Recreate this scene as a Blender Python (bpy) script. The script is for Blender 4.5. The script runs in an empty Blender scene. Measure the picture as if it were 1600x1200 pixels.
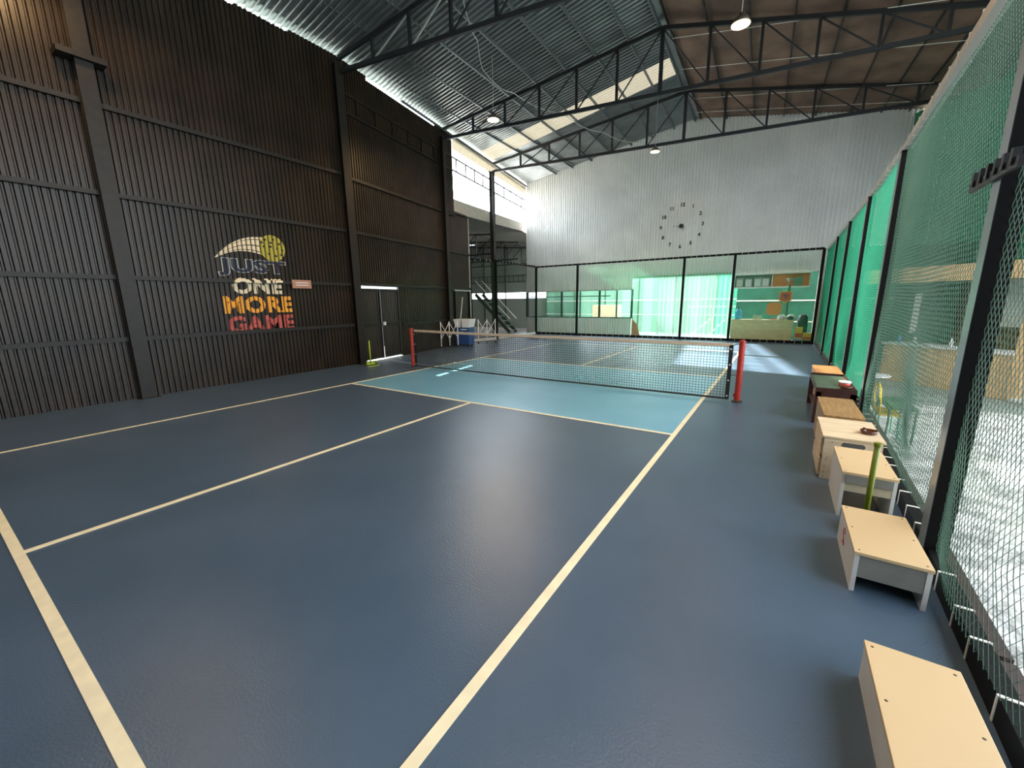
import bpy, bmesh, math, random
from mathutils import Matrix, Vector
random.seed(7)
sc = bpy.context.scene
col = sc.collection

# ------------------------------------------------------------------ camera
CP = Vector((3.92, -6.863, 1.544)); YAW, PIT, ROL, FPX = -.584, -.202, -.013, 629.5
f = Vector((math.sin(YAW)*math.cos(PIT), math.cos(YAW)*math.cos(PIT), math.sin(PIT)))
r0 = Vector((math.cos(YAW), -math.sin(YAW), 0)); u0 = r0.cross(f)
r = r0*math.cos(ROL)+u0*math.sin(ROL); u = -r0*math.sin(ROL)+u0*math.cos(ROL)
cam = bpy.data.cameras.new('camera'); camo = bpy.data.objects.new('camera', cam); col.objects.link(camo)
cam.sensor_width = 36; cam.lens = FPX/1600*36; cam.clip_start = .05; cam.clip_end = 300
M = Matrix.Identity(4)
for i in range(3):
    M[i][0] = r[i]; M[i][1] = u[i]; M[i][2] = -f[i]; M[i][3] = CP[i]
camo.matrix_world = M
sc.camera = camo
# ------------------------------------------------------------------ world, sun, exposure
w = bpy.data.worlds.new('sky'); sc.world = w; w.use_nodes = True
bg = w.node_tree.nodes['Background']; bg.inputs[0].default_value = (.80, .90, 1, 1); bg.inputs[1].default_value = 1
_N = w.node_tree.nodes; _L = w.node_tree.links     # hazy sky: even blue-white dome, brighter in a broad glow around the sun
_tc = _N.new('ShaderNodeTexCoord'); _dt = _N.new('ShaderNodeVectorMath'); _dt.operation = 'DOT_PRODUCT'
_nz = _N.new('ShaderNodeVectorMath'); _nz.operation = 'NORMALIZE'; _L.new(_tc.outputs['Generated'], _nz.inputs[0]); _L.new(_nz.outputs[0], _dt.inputs[0])
_sd = Vector((-1, .15, .64)).normalized(); _dt.inputs[1].default_value = _sd
def _m(op, a, b):
    n = _N.new('ShaderNodeMath'); n.operation = op
    for i, x in enumerate((a, b)):
        if isinstance(x, (int, float)): n.inputs[i].default_value = x
        else: _L.new(x, n.inputs[i])
    return n.outputs[0]
_g = _m('MULTIPLY', _m('POWER', _m('MAXIMUM', _dt.outputs['Value'], 0), 4), 17)
_L.new(_m('ADD', _g, 4.2), bg.inputs[1])
sd = bpy.data.lights.new('sun', 'SUN'); sd.energy = 31; sd.angle = math.radians(.9); sd.color = (1, .95, .86)
so = bpy.data.objects.new('sun', sd); col.objects.link(so)
so.rotation_euler = Vector((1, -.15, -.64)).to_track_quat('-Z', 'Y').to_euler()
so.location = (-14, 4, 12)
sc.view_settings.view_transform = 'Standard'; sc.view_settings.look = 'None'
sc.view_settings.gamma = 1; sc.view_settings.exposure = .58; sc.view_settings.use_curve_mapping = False

# ------------------------------------------------------------------ materials
def mat(name, c, rough=.6, metal=0, noise=0, nscale=8, bump=0, bscale=60, emit=0, trans=0, alpha=1, spec=.5, stretch=None, c2=None):
    m = bpy.data.materials.new(name); m.use_nodes = True
    nt = m.node_tree; N = nt.nodes; L = nt.links; p = N['Principled BSDF']; out = N['Material Output']
    c = (*c, 1) if len(c) == 3 else c
    p.inputs['Base Color'].default_value = c; p.inputs['Roughness'].default_value = rough
    p.inputs['Metallic'].default_value = metal; p.inputs['Specular IOR Level'].default_value = spec
    tc = N.new('ShaderNodeTexCoord')
    mp = N.new('ShaderNodeMapping'); L.new(tc.outputs['Object'], mp.inputs[0])
    if stretch: mp.inputs['Scale'].default_value = stretch
    if noise or c2:
        n = N.new('ShaderNodeTexNoise'); n.inputs['Scale'].default_value = nscale; n.inputs['Detail'].default_value = 5
        L.new(mp.outputs[0], n.inputs['Vector'])
        cr = N.new('ShaderNodeValToRGB'); cr.color_ramp.elements[0].position = .35; cr.color_ramp.elements[1].position = .65
        if c2 is None: a = tuple(max(0, x*(1-noise)) for x in c[:3]); b = tuple(min(1, x*(1+noise)) for x in c[:3])
        else: a, b = c[:3], c2
        cr.color_ramp.elements[0].color = (*a, 1); cr.color_ramp.elements[1].color = (*b, 1)
        L.new(n.outputs['Fac'], cr.inputs[0]); L.new(cr.outputs[0], p.inputs['Base Color'])
    if bump:
        n2 = N.new('ShaderNodeTexNoise'); n2.inputs['Scale'].default_value = bscale; n2.inputs['Detail'].default_value = 3
        L.new(mp.outputs[0], n2.inputs['Vector'])
        b = N.new('ShaderNodeBump'); b.inputs['Strength'].default_value = bump; b.inputs['Distance'].default_value = .02
        L.new(n2.outputs['Fac'], b.inputs['Height']); L.new(b.outputs[0], p.inputs['Normal'])
    if emit: p.inputs['Emission Color'].default_value = c; p.inputs['Emission Strength'].default_value = emit
    sh = p.outputs[0]
    if trans:
        t = N.new('ShaderNodeBsdfTranslucent'); t.inputs[0].default_value = c
        mx = N.new('ShaderNodeMixShader'); mx.inputs[0].default_value = trans; L.new(sh, mx.inputs[1]); L.new(t.outputs[0], mx.inputs[2]); sh = mx.outputs[0]
    if alpha < 1:
        t = N.new('ShaderNodeBsdfTransparent'); mx = N.new('ShaderNodeMixShader'); mx.inputs[0].default_value = alpha
        L.new(t.outputs[0], mx.inputs[1]); L.new(sh, mx.inputs[2]); sh = mx.outputs[0]
    L.new(sh, out.inputs['Surface'])
    return m

def floor_mat(name, c, c2):
    m = mat(name, c, rough=.5, spec=.4, c2=c2, nscale=1.3, bump=.12, bscale=90)
    nt = m.node_tree; N = nt.nodes; L = nt.links; p = N['Principled BSDF']
    n = N.new('ShaderNodeTexNoise'); n.inputs['Scale'].default_value = 2.2; n.inputs['Detail'].default_value = 6
    mr = N.new('ShaderNodeMapRange'); mr.inputs[3].default_value = .22; mr.inputs[4].default_value = .38
    L.new(n.outputs['Fac'], mr.inputs[0]); L.new(mr.outputs[0], p.inputs['Roughness'])
    return m
BLUE = floor_mat('blue_acrylic_floor', (.066, .106, .154), (.080, .122, .175))
TEAL = floor_mat('teal_acrylic_floor', (.15, .39, .53), (.18, .43, .57))
LINE = mat('line_paint', (.93, .81, .54), .6, noise=.06, nscale=9)
BLACKW = mat('black_corrugated_steel', (.0190, .0112, .0056), .36, noise=.4, nscale=1.5, bump=.05, bscale=14, spec=.33)
BLACKS = mat('black_painted_steel', (.005, .0045, .0045), .6, spec=.12)
BROWNS = mat('dark_brown_steel', (.013, .0095, .0065), .48, spec=.35, noise=.3)
TRUSSM = mat('truss_steel', (.010, .010, .011), .5)
ROOFL = mat('galvanised_teal_sheet', (.26, .275, .275), .33, metal=.7, noise=.15, nscale=2)
ROOFR = mat('brown_insulation_fabric', (.15, .088, .058), .85, noise=.35, nscale=1.2, bump=.5, bscale=4)
PURL = mat('grey_purlin_steel', (.13, .14, .145), .45, metal=.4)
FRP = mat('translucent_skylight_sheet', (.30, .265, .20), .5, trans=.12)
CREAM = mat('cream_corrugated_steel', (.80, .78, .73), .34, metal=.1, noise=.05, nscale=1, spec=.4)
BEIGE = mat('beige_fascia_sheet', (.52, .45, .36), .5, noise=.1)
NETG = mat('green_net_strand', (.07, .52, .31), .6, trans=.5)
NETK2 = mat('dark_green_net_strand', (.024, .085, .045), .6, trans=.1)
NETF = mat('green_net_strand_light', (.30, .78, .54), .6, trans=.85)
def net_sheet(name, alpha, c=(.07, .60, .30)):
    return mat(name, c, .8, trans=.5, alpha=alpha, spec=.1)
NETS = net_sheet('green_fence_netting', .36)
NETP = mat('pale_green_cloth', (.14, .27, .19), .8, trans=.3, noise=.1)
NETM = mat('mid_green_cloth', (.010, .085, .052), .8, noise=.25, nscale=3)
NETD = mat('dark_green_cloth', (.012, .10, .045), .8, trans=.15, noise=.35, nscale=2)
NETB = mat('bright_green_cloth', (.03, .21, .12), .8, trans=.5, noise=.2, nscale=2)
RAILG = mat('grey_rail', (.40, .39, .36), .4, metal=.3)
STRAP = mat('pale_strap', (.75, .72, .65), .5)
PFACE = mat('sky_sheen_face', (.30, .33, .34), .35, metal=.7)  # sky reflected in the black posts, put into a paler colour
WHITE = mat('white_paint', (.78, .77, .74), .45)
WHITEB = mat('cream_board', (.66, .475, .26), .42, noise=.02, nscale=2)
WHITES = mat('white_board_side', (.70, .67, .62), .5, noise=.03)
GREYB = mat('grey_board', (.24, .23, .20), .6, noise=.1)
PLY = mat('plywood', (.70, .55, .36), .55, noise=.10, nscale=4, stretch=(1, 6, 6))
WOOD = mat('brown_wood', (.28, .145, .055), .45, c2=(.42, .25, .10), nscale=5, stretch=(8, .8, 8))
WOODO = mat('orange_wood', (.60, .28, .10), .5, noise=.2, nscale=6)
DARKW = mat('dark_red_wood', (.045, .014, .010), .45, noise=.3)
GREENT = mat('green_tabletop', (.10, .145, .095), .5, noise=.2)
SCREW = mat('screw_metal', (.05, .035, .02), .5)
REDP = mat('red_paint', (.40, .030, .018), .4, noise=.15, nscale=12)
NETK = mat('black_net_cord', (.008, .008, .010), .7)
TAPE = mat('beige_net_tape', (.62, .47, .34), .6, noise=.06)
LIME = mat('lime_plastic', (.42, .52, .03), .4)
OLIVE = mat('lime_olive_tube', (.20, .24, .015), .4)
LAMPE = mat('lamp_glow', (1, .74, .36), emit=5)
LAMPM = mat('lamp_housing', (.16, .13, .10), .4, metal=.6)
CABLE = mat('cable_white', (.55, .53, .48), .6)
NAVY = mat('navy_paint', (.012, .017, .040), .5)
CRE = mat('cream_mural_paint', (.80, .66, .44), .6)
ORA = mat('orange_mural_paint', (.85, .36, .03), .6)
PNK = mat('red_mural_paint', (.50, .085, .065), .6, noise=.25, nscale=9)
OUTL = mat('pale_outline_paint', (.50, .50, .46), .6)
BALL = mat('olive_yellow_paint', (.44, .36, .04), .6)
OUTG = mat('outdoor_concrete', (.25, .28, .24), .8, noise=.15, nscale=1.5)
SILV = mat('crinkled_silver_sheeting', (.64, .63, .59), .40, metal=.1, noise=.42, nscale=5, bump=1.0, bscale=22)
KWOOD = mat('kiosk_wood', (.66, .44, .21), .5, noise=.12, nscale=5, stretch=(1, 1, .3))
KDARK = mat('kiosk_olive_interior', (.16, .13, .045), .7, noise=.4, nscale=3)
COUNT = mat('counter_wood', (.85, .66, .36), .5, noise=.2, nscale=6, stretch=(1, 1, 14))
STRIP = mat('pvc_strip', (.36, .45, .38), .3, trans=.4, alpha=.5)
GREENP = mat('pale_green_sheet', (.30, .60, .40), .5, trans=.4)
GLASSP = mat('grey_panel', (.26, .27, .25), .5)
BLUEB = mat('blue_plastic', (.02, .07, .23), .4)
JUG = mat('blue_water_jug_plastic', (.10, .45, .75), .2, alpha=.85)
YEL = mat('yellow_plastic', (.90, .60, .04), .45)
REDB = mat('red_print', (.75, .10, .06), .5)
DGREEN = mat('dark_green_slat', (.05, .12, .06), .5)
SHEDM = mat('shed_roof_sheet', (.15, .125, .11), .7, noise=.3)
SHEDT = mat('shed_truss_steel', (.018, .016, .015), .6)
BLK = mat('matt_black', (.012, .012, .014), .5)
ORP = mat('orange_paddle', (.85, .28, .05), .5)
GRN = mat('grey_net_cloth', (.35, .40, .36), .7)
BRICK = mat('terracotta', (.45, .13, .06), .8, noise=.3)

# ------------------------------------------------------------------ builders
W = {}
def tag(o, label=None, cat=None, group=None, kind=None):
    if label: o['label'] = label
    if cat: o['category'] = cat
    if group: o['group'] = group
    if kind: o['kind'] = kind
    return o
def thing(name, label, cat, loc=(0, 0, 0), rz=0, group=None, kind=None):
    o = bpy.data.objects.new(name, None); col.objects.link(o); o.location = loc; o.rotation_euler = (0, 0, rz)
    o.empty_display_size = .1
    W[o] = Matrix.Translation(loc) @ Matrix.Rotation(rz, 4, 'Z')
    return tag(o, label, cat, group, kind)
def link(name, me, m, parent=None, loc=(0, 0, 0), rz=0):
    """link mesh as object at world loc/rz, parented without moving"""
    o = bpy.data.objects.new(name, me); col.objects.link(o)
    if m and not me.materials: me.materials.append(m)
    mw = Matrix.Translation(loc) @ Matrix.Rotation(rz, 4, 'Z')
    W[o] = mw
    if parent is not None:
        o.parent = parent; o.matrix_basis = W[parent].inverted() @ mw
    else: o.matrix_basis = mw
    return o
class MB:
    def __init__(s): s.v = []; s.f = []
    def add(s, vs, fs):
        n = len(s.v); s.v += [tuple(x) for x in vs]; s.f += [tuple(n+i for i in q) for q in fs]; return s
    def box(s, x0, y0, z0, x1, y1, z1):
        return s.add([(x0,y0,z0),(x1,y0,z0),(x1,y1,z0),(x0,y1,z0),(x0,y0,z1),(x1,y0,z1),(x1,y1,z1),(x0,y1,z1)],
                     [(0,3,2,1),(4,5,6,7),(0,1,5,4),(1,2,6,5),(2,3,7,6),(3,0,4,7)])
    def beam(s, p, q, a, b=None, up=(0, 0, 1)):
        b = b or a; p = Vector(p); q = Vector(q); d = (q-p).normalized(); up = Vector(up)
        if abs(d.dot(up)) > .98: up = Vector((1, 0, 0)) if abs(d.x) < .9 else Vector((0, 1, 0))
        x = d.cross(up).normalized()*a/2; y = x.cross(d).normalized()*b/2
        return s.add([p-x-y, p+x-y, p+x+y, p-x+y, q-x-y, q+x-y, q+x+y, q-x+y],
                     [(0,1,2,3),(7,6,5,4),(0,4,5,1),(1,5,6,2),(2,6,7,3),(3,7,4,0)])
    def tube(s, pts, r, n=8, cap=True):
        pts = [Vector(p) for p in pts]; rs = r if isinstance(r, (list, tuple)) else [r]*len(pts); rings = []
        for i, p in enumerate(pts):
            d = (pts[min(i+1, len(pts)-1)]-pts[max(i-1, 0)]).normalized()
            a = Vector((0, 0, 1)) if abs(d.z) < .9 else Vector((1, 0, 0))
            x = d.cross(a).normalized(); y = x.cross(d).normalized()
            rings.append([p+x*rs[i]*math.cos(t*2*math.pi/n)+y*rs[i]*math.sin(t*2*math.pi/n) for t in range(n)])
        k = len(s.v); s.v += [tuple(v) for g in rings for v in g]
        for i in range(len(pts)-1):
            for t in range(n):
                a = k+i*n+t; b = k+i*n+(t+1) % n; s.f.append((a, b, b+n, a+n))
        if cap: s.f.append(tuple(k+t for t in range(n))[::-1]); s.f.append(tuple(k+(len(pts)-1)*n+t for t in range(n)))
        return s
    def lathe(s, c, prof, n=20):
        k = len(s.v)
        for (r_, z) in prof:
            for t in range(n): s.v.append((c[0]+r_*math.cos(t*2*math.pi/n), c[1]+r_*math.sin(t*2*math.pi/n), c[2]+z))
        for i in range(len(prof)-1):
            for t in range(n):
                a = k+i*n+t; b = k+i*n+(t+1) % n; s.f.append((a, b, b+n, a+n))
        if prof[0][0] > 1e-4: s.f.append(tuple(k+t for t in range(n))[::-1])
        if prof[-1][0] > 1e-4: s.f.append(tuple(k+(len(prof)-1)*n+t for t in range(n)))
        return s
    def mesh(s, name, inv=None):
        vs = s.v if inv is None else [tuple(inv @ Vector(v)) for v in s.v]
        me = bpy.data.meshes.new(name); me.from_pydata(vs, [], s.f); me.update(); return me
    def build(s, name, m, parent=None, smooth=False, bevel=0):
        """vertices are world coordinates"""
        inv = W[parent].inverted() if parent is not None else None
        me = s.mesh(name, inv)
        o = bpy.data.objects.new(name, me); col.objects.link(o); me.materials.append(m)
        if smooth:
            for p in me.polygons: p.use_smooth = True
        if parent is not None: o.parent = parent; W[o] = W[parent]
        else: W[o] = Matrix.Identity(4)
        if bevel:
            b = o.modifiers.new('bevel', 'BEVEL'); b.width = bevel; b.segments = 2; b.limit_method = 'ANGLE'
        return o
def dup(root, loc, rz=0, label=None, group=None):
    def cp(o, par):
        c = o.copy(); col.objects.link(c); c.parent = par
        for ch in o.children: cp(ch, c)
        return c
    n = cp(root, None); n.location = loc; n.rotation_euler = (0, 0, rz)
    if label: n['label'] = label
    if group: n['group'] = group
    return n
def struct(o, kind='structure'): o['kind'] = kind; return o

# ------------------------------------------------------------------ building lines
Y0 = -9.6; YB = 11.4
def xw(y): return -5.171 if y < -.302 else -5.171-.1717*(y+.302)
def xr(y): return .921-.034*(y+.1)
ZE, ZR = 7.155, 8.312
def xe(y): return xr(y)+6.1
def roofz(x, y):
    if x <= xr(y): t = (x-xw(y))/(xr(y)-xw(y)); return ZE+(ZR-ZE)*t
    t = (x-xr(y))/6.1; return ZR-(ZR-ZE)*t
FW = -.17
S = Vector((math.sin(FW), math.cos(FW), 0)); T = Vector((math.cos(FW), -math.sin(FW), 0)); OO = Vector((-5.171, -.302, 0))
def far(s, t=0, z=0): return OO+S*s+T*t+Vector((0, 0, z))
def fx(y):   # x of the right fence line
    pts = [(-9.6, 4.56), (-3.75, 4.80), (-.1, 4.95), (2.3, 4.98), (10.1, 4.99)]
    for (a, b), (c, d) in zip(pts, pts[1:]):
        if y <= c: return b+(d-b)*(y-a)/(c-a)
    return 4.99

# ------------------------------------------------------------------ floor
fl = thing('floor', None, None, kind='structure')
MB().add([(xw(Y0), Y0, 0), (fx(Y0)+.05, Y0, 0), (fx(-3.75)+.05, -3.75, 0), (fx(0)+.05, 0, 0), (5.04, 10.15, 0), (5.04, YB+.1, 0), (xw(YB), YB+.1, 0), (xw(-.302), -.302, 0),
          (xw(Y0), Y0, -.3), (fx(Y0)+.05, Y0, -.3), (fx(-3.75)+.05, -3.75, -.3), (fx(0)+.05, 0, -.3), (5.04, 10.15, -.3), (5.04, YB+.1, -.3), (xw(YB), YB+.1, -.3), (xw(-.302), -.302, -.3)],
         [(0, 1, 2, 3, 4, 5, 6, 7)]+[(i, i+8, (i+1) % 8+8, (i+1) % 8) for i in range(8)]).build('court_slab', BLUE, fl)
MB().box(-3.048, -2.134, 0, 3.048, 2.134, .002).build('kitchen_zone', TEAL, fl)
def ln(x0, y0, x1, y1): MB().box(x0, y0, .002, x1, y1, .0045).build('court_line', LINE, fl)
H = 3.048; B_ = 6.706; w5 = .052
ln(-H, -B_, -H+w5, B_); ln(H-w5, -B_, H, B_); ln(-H+w5, -B_, H-w5, -B_+w5); ln(-H+w5, B_-w5, H-w5, B_)
ln(-H+w5, -2.134, H-w5, -2.134+w5); ln(-H+w5, 2.134-w5, H-w5, 2.134)
ln(-w5/2, -B_+w5, w5/2, -2.134); ln(-w5/2, 2.134, w5/2, B_-w5)
o = MB().box(-40, -40, -.36, 40, 60, -.31).build('floor', OUTG); struct(o)
sil = MB(); nx, ny = 46, 66
for i in range(nx+1):
    for j in range(ny+1):
        x = 4.70+(i/nx)*8.2; y = -8.8+(j/ny)*11.4
        if i == 0: x = fx(y)+.08
        z = -.295+.012*math.sin(3.1*x+1.7*y)*math.sin(2.3*y-x)+random.uniform(-.006, .006)+.018*max(0, math.sin(2*y+.5*x))**8
        sil.v.append((x, y, z))
for i in range(nx):
    for j in range(ny):
        a = i*(ny+1)+j; sil.f.append((a, a+ny+1, a+ny+2, a+1))
tag(sil.build('floor_sheeting', SILV), 'crinkled silver sheeting laid over the ground outside the right fence', 'sheeting')

# ------------------------------------------------------------------ ribbed sheet
def rib_profile(L, pitch, d, k=(.32, .50, .82)):
    out = []; n = max(1, round(L/pitch)); p = L/n
    for i in range(n):
        a = i*p; out += [(a, 0), (a+k[0]*p, 0), (a+k[1]*p, d), (a+k[2]*p, d)]
    out.append((L, 0)); return out
_rc = {}
def ribbed(L, h, pitch, d, kk=(.32, .50, .82)):
    k = (round(L, 4), round(h, 4), pitch, d, kk)
    if k not in _rc:
        mb = MB(); pr = rib_profile(L, pitch, d, kk)
        for (x, y) in pr: mb.v += [(x, -y, 0), (x, -y, h)]
        for i in range(len(pr)-1): mb.f.append((2*i, 2*i+2, 2*i+3, 2*i+1))
        _rc[k] = mb.mesh('ribbed_sheet')
    return _rc[k]
RD = .024; RP = .086; KW = (.20, .34, .86)
# left wall
wl = thing('wall_left', None, None, kind='structure')
def wall_run(p, q, z0, z1, parent, m=BLACKW, width=1.08, pitch=RP, name='panel'):
    p = Vector((p[0], p[1], 0)); q = Vector((q[0], q[1], 0)); L = (q-p).length; n = max(1, round(L/width)); wd = L/n
    rz = math.atan2((q-p).y, (q-p).x)
    for i in range(n):
        c = p+(q-p)*(i/n); me = ribbed(wd, z1-z0, pitch, RD, KW)
        link(name, me, m, parent, (c.x, c.y, z0), rz)
ZT = 7.10
XN = -5.171
A0 = (XN, Y0); A1 = (XN, -.302)
wall_run(A0, A1, 0, 3.93, wl); random.seed(3)
def top_run(p, q, z0):
    p = Vector((*p, 0)); q = Vector((*q, 0)); n = max(1, round((q-p).length/1.08))
    for i in range(n):
        a = p.lerp(q, i/n); b_ = p.lerp(q, (i+1)/n); wall_run((a.x, a.y), (b_.x, b_.y), z0, ZT-random.choice((0, .0, .05, .09)), wl)
top_run(A0, A1, 3.93)
g1, g2 = .10, 1.66     # gate along far bay
def fp(s): v = far(s); return (v.x, v.y)
wall_run(fp(0), fp(g1), 0, 1.99, wl); wall_run(fp(g2), fp(5.90), 0, 1.99, wl); wall_run(fp(0), fp(5.90), 1.99, 4.62, wl)
top_run(fp(0), fp(4.98), 4.62)
# neighbour's beige roof edge seen under the opening
v0, v1 = far(4.98, -.12, 0), far(11.85, -.12, 0)
b = MB()
b.add([(v0.x, v0.y, 4.66), (v1.x, v1.y, 4.98), (v1.x, v1.y, 5.36), (v0.x, v0.y, 5.12), (v0.x-.04, v0.y, 4.66), (v1.x-.04, v1.y, 4.98), (v1.x-.04, v1.y, 5.36), (v0.x-.04, v0.y, 5.12)],
      [(0, 1, 2, 3), (7, 6, 5, 4), (3, 2, 6, 7), (0, 4, 5, 1), (0, 3, 7, 4), (1, 5, 6, 2)])
b.build('fascia_sheet', BEIGE, wl)
# girts
def girt(p, q, z, h=.07, d=.06, m=BROWNS, par=wl, off=.03):
    p = Vector((p[0], p[1], z)); q = Vector((q[0], q[1], z)); n = Vector(((q-p).y, -(q-p).x, 0)).normalized()*(RD+off+.0)
    return MB().beam(p+n, q+n, d, h).build('girt', m, par)
for z in (1.01, 2.01, 3.28, 4.56):
    girt((XN, Y0), (XN, -4.76), z); girt((XN, -4.56), (XN, -.42), z)
girt(fp(1.74), fp(5.88), .93, .045, .04); girt(fp(.05), fp(4.15), 2.03); girt(fp(4.33), fp(5.88), 2.03)
for z in (3.28, 4.52): girt(fp(.1), fp(4.15), z); girt(fp(4.33), fp(5.88 if z < 4 else 4.95), z)
girt(fp(4.33), fp(5.88), 4.60, .05, .04)
# ladder girt below the eave, runs on across the opening
la = MB()
girt(fp(.1), fp(11.75), 5.97, .045, .04); girt(fp(.1), fp(11.75), 6.38, .045, .04)
k = .55
while k < 11.6:
    v = far(k, RD+.03); MB().beam((v.x, v.y, 5.99), (v.x, v.y, 6.36), .035).build('ladder_post', BROWNS, wl); k += .66
for (a, b_, z) in ((0, 5.9, 4.62), (g2, 5.9, 1.99), (0, g1, 1.99), (0, 5.9, 3.93)): MB().beam(far(a, -.012, z), far(b_, -.012, z), .014, .12).build('leak_stop_strip', BLACKW, wl)  # backing strips added outside to block light leaks at the seams
MB().beam((XN-.012, Y0, 3.93), (XN-.012, -.302, 3.93), .014, .12).build('leak_stop_strip', BLACKW, wl)
# edge trims of the wall
v = far(5.91, .02); MB().beam((v.x, v.y, 0), (v.x, v.y, 4.64), .05).build('edge_post', RAILG, wl)
# translucent valance hanging from the eave over the opening
p0 = Vector(far(5.02)); p1 = Vector(far(11.8)); nn = 7
for i in range(nn):
    c_ = p0.lerp(p1, i/nn); link('valance_sheet', ribbed((p1-p0).length/nn, .42, .12, .03), FRP, wl, (c_.x, c_.y, 6.66), math.atan2((p1-p0).y, (p1-p0).x))
# columns
def column(x, y, rz, z1, label, flange=.17):
    t = thing('steel_column', label, 'column', (x, y, 0), rz, 'steel columns along the black wall')
    b = MB(); b.box(0, -.10, 0, .012, .10, z1); b.box(.148, -.10, 0, .16, .10, z1); b.box(.012, -.006, 0, .148, .006, z1)
    b.v = [tuple(W[t] @ Vector(p)) for p in b.v]; b.build('column_shaft', BROWNS, t)
    b = MB(); b.box(-.01, -.14, .002, .20, .14, .014); b.v = [tuple(W[t] @ Vector(p)) for p in b.v]; b.build('base_plate', BROWNS, t)
    return t
c1 = column(XN+.03, -4.66, 0, 7.0, 'dark steel column with a short bracket near the top, nearest column on the black wall')
MB().box(XN+.03, -4.95, 5.08, XN+.27, -4.42, 5.16).build('bracket', BROWNS, c1)
column(XN+.03, -.33, 0, 6.9, 'dark steel column beside the black double gate')
v = far(4.24, .03); column(v.x, v.y, -FW, 6.8, 'dark steel column behind the folding barriers and blue bin')
v = far(7.85, .03); column(v.x, v.y, -FW, 6.7, 'slim grey column standing in the bright high opening')

# gate (door_1)
gt = thing('door_1', None, None, kind='structure')
for a, b_ in ((g1+.02, (g1+g2)/2-.01), ((g1+g2)/2+.01, g2-.02)):
    p, q = far(a), far(b_); me = ribbed((q-p).length, 1.86, .10, .018)
    leaf = link('gate_leaf', me, BLACKW, gt, (p.x, p.y, .05), math.atan2((q-p).y, (q-p).x))
    for (z) in (.07, .97, 1.90): MB().beam(far(a, .03, z), far(b_, .03, z), .03, .05).build('gate_rail', BROWNS, leaf)
    for s_ in (a+.02, b_-.02): MB().beam(far(s_, .03, .05), far(s_, .03, 1.92), .03, .04, (1, 0, 0)).build('gate_stile', BROWNS, leaf)
    if a > .5:
        MB().beam(far(a+.06, .05, .99), far(a+.06, .09, .99), .07, .09).build('padlock', STRAP, leaf)
        MB().beam(far(a+.0, .05, .06), far(a+.0, .05, .36), .02, .02, (1, 0, 0)).build('drop_bolt', STRAP, leaf)
for s_ in (g1-.02, g2+.02): MB().beam(far(s_, .03, 0), far(s_, .03, 2.0), .06, .05, (1, 0, 0)).build('door_jamb', BROWNS, gt)
MB().beam(far(g1, .05, .008), far(g2, .05, .008), .05, .016).build('threshold', STRAP, gt)
# small service door at the end of the wall
d2 = thing('door_2', None, None, kind='structure')
p = far(4.75, .03); q = far(5.72, .03)
link('door_panel', ribbed((q-p).length, 1.85, .12, .015), BLACKW, d2, (p.x, p.y, .05), math.atan2((q-p).y, (q-p).x))
for s_ in (4.72, 5.75): MB().beam(far(s_, .06, 0), far(s_, .06, 1.95), .04, .05, (1, 0, 0)).build('door_jamb', BLACKS, d2)
MB().beam(far(4.7, .07, 1.96), far(5.85, .07, 1.96), .05, .05).build('door_header', RAILG, d2)

# ------------------------------------------------------------------ roof
ce = thing('ceiling', None, None, kind='structure')
def roof_sheet(y0, y1, side, m, name='roof_sheet'):
    mb = MB(); pr = rib_profile(y1-y0, .145, .045) if side == 'l' else [(0, 0), ((y1-y0)*.5, -.012), (y1-y0, 0)]
    for (t, d) in pr:
        y = y0+t; zr = ZR+d+.0
        if side == 'l': e = (xw(y)-.13, y, ZE-.025+d); g = (xr(y), y, zr)
        else: ex = .35 if y < 1.5 else 1.5; e = (xe(y)+ex, y, ZE-.19*ex+d); g = (xr(y), y, zr)
        mb.v += [e, g]
    for i in range(len(pr)-1): mb.f.append((2*i, 2*i+1, 2*i+3, 2*i+2))
    return mb.build(name, m, ce)
ys = [Y0+i*.953 for i in range(17)]+[6.60, 7.62]
y = 7.62
while y < YB-.1: y += .95; ys.append(min(y, YB+.25))
ys = sorted(set(round(a, 3) for a in ys))
ys = [a for a in ys if not (6.6 < a < 7.62) and not (abs(a-6.6) < .4 and a != 6.6)]
for a, c in zip(ys, ys[1:]):
    roof_sheet(a, c, 'l', FRP if abs(a-6.6) < .01 else ROOFL, 'skylight_sheet' if abs(a-6.6) < .01 else 'roof_sheet')
    roof_sheet(a, c, 'r', ROOFR, 'insulation_sheet')
for tt in (.08, .907, 1.819, 2.694, 3.577, 4.42, 5.271, 6.0):
    def pp(y): x = xr(y)-(6.095-tt); return (x, y, roofz(max(x, xw(y)), y)-.055-(.19*(max(xw(y)-x, 0))))
    MB().beam(pp(Y0), pp(YB), .035, .075).build('purlin', PURL, ce)
MB().beam((xw(2)+.05, 2, 7.06), (xw(YB)+.05, YB, 7.06), .05, .06).build('purlin', PURL, ce)
MB().beam((xw(4.5)-.03, 4.5, 7.04), (xw(YB)-.03, YB, 6.96), .1, .02).build('eave_flashing', STRAP, ce)
for tt in (.12, 1.0, 1.9, 2.8, 3.7, 4.6, 5.4, 6.05):
    def pp(y): x = xr(y)+tt; return (x, y, roofz(x, y)-.045)
    MB().beam(pp(Y0), pp(YB), .035, .05).build('purlin', BROWNS, ce)
for y in (-7.5, -5.4, -3.2, -1.2, .8, 2.7, 5.6, 7.3, 9.4, 10.6):     # pale strings that hold up the insulation
    MB().beam((xr(y)+.05, y, ZR-.085), (xe(y), y, ZE-.07), .012, .012).build('support_string', STRAP, ce)
MB().beam((xr(Y0), Y0, ZR-.02), (xr(YB), YB, ZR-.02), .30, .01).build('ridge_cap', ROOFL, ce)
# eave translucent fringe over the opening is the ribbed edge of the sheets themselves

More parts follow.
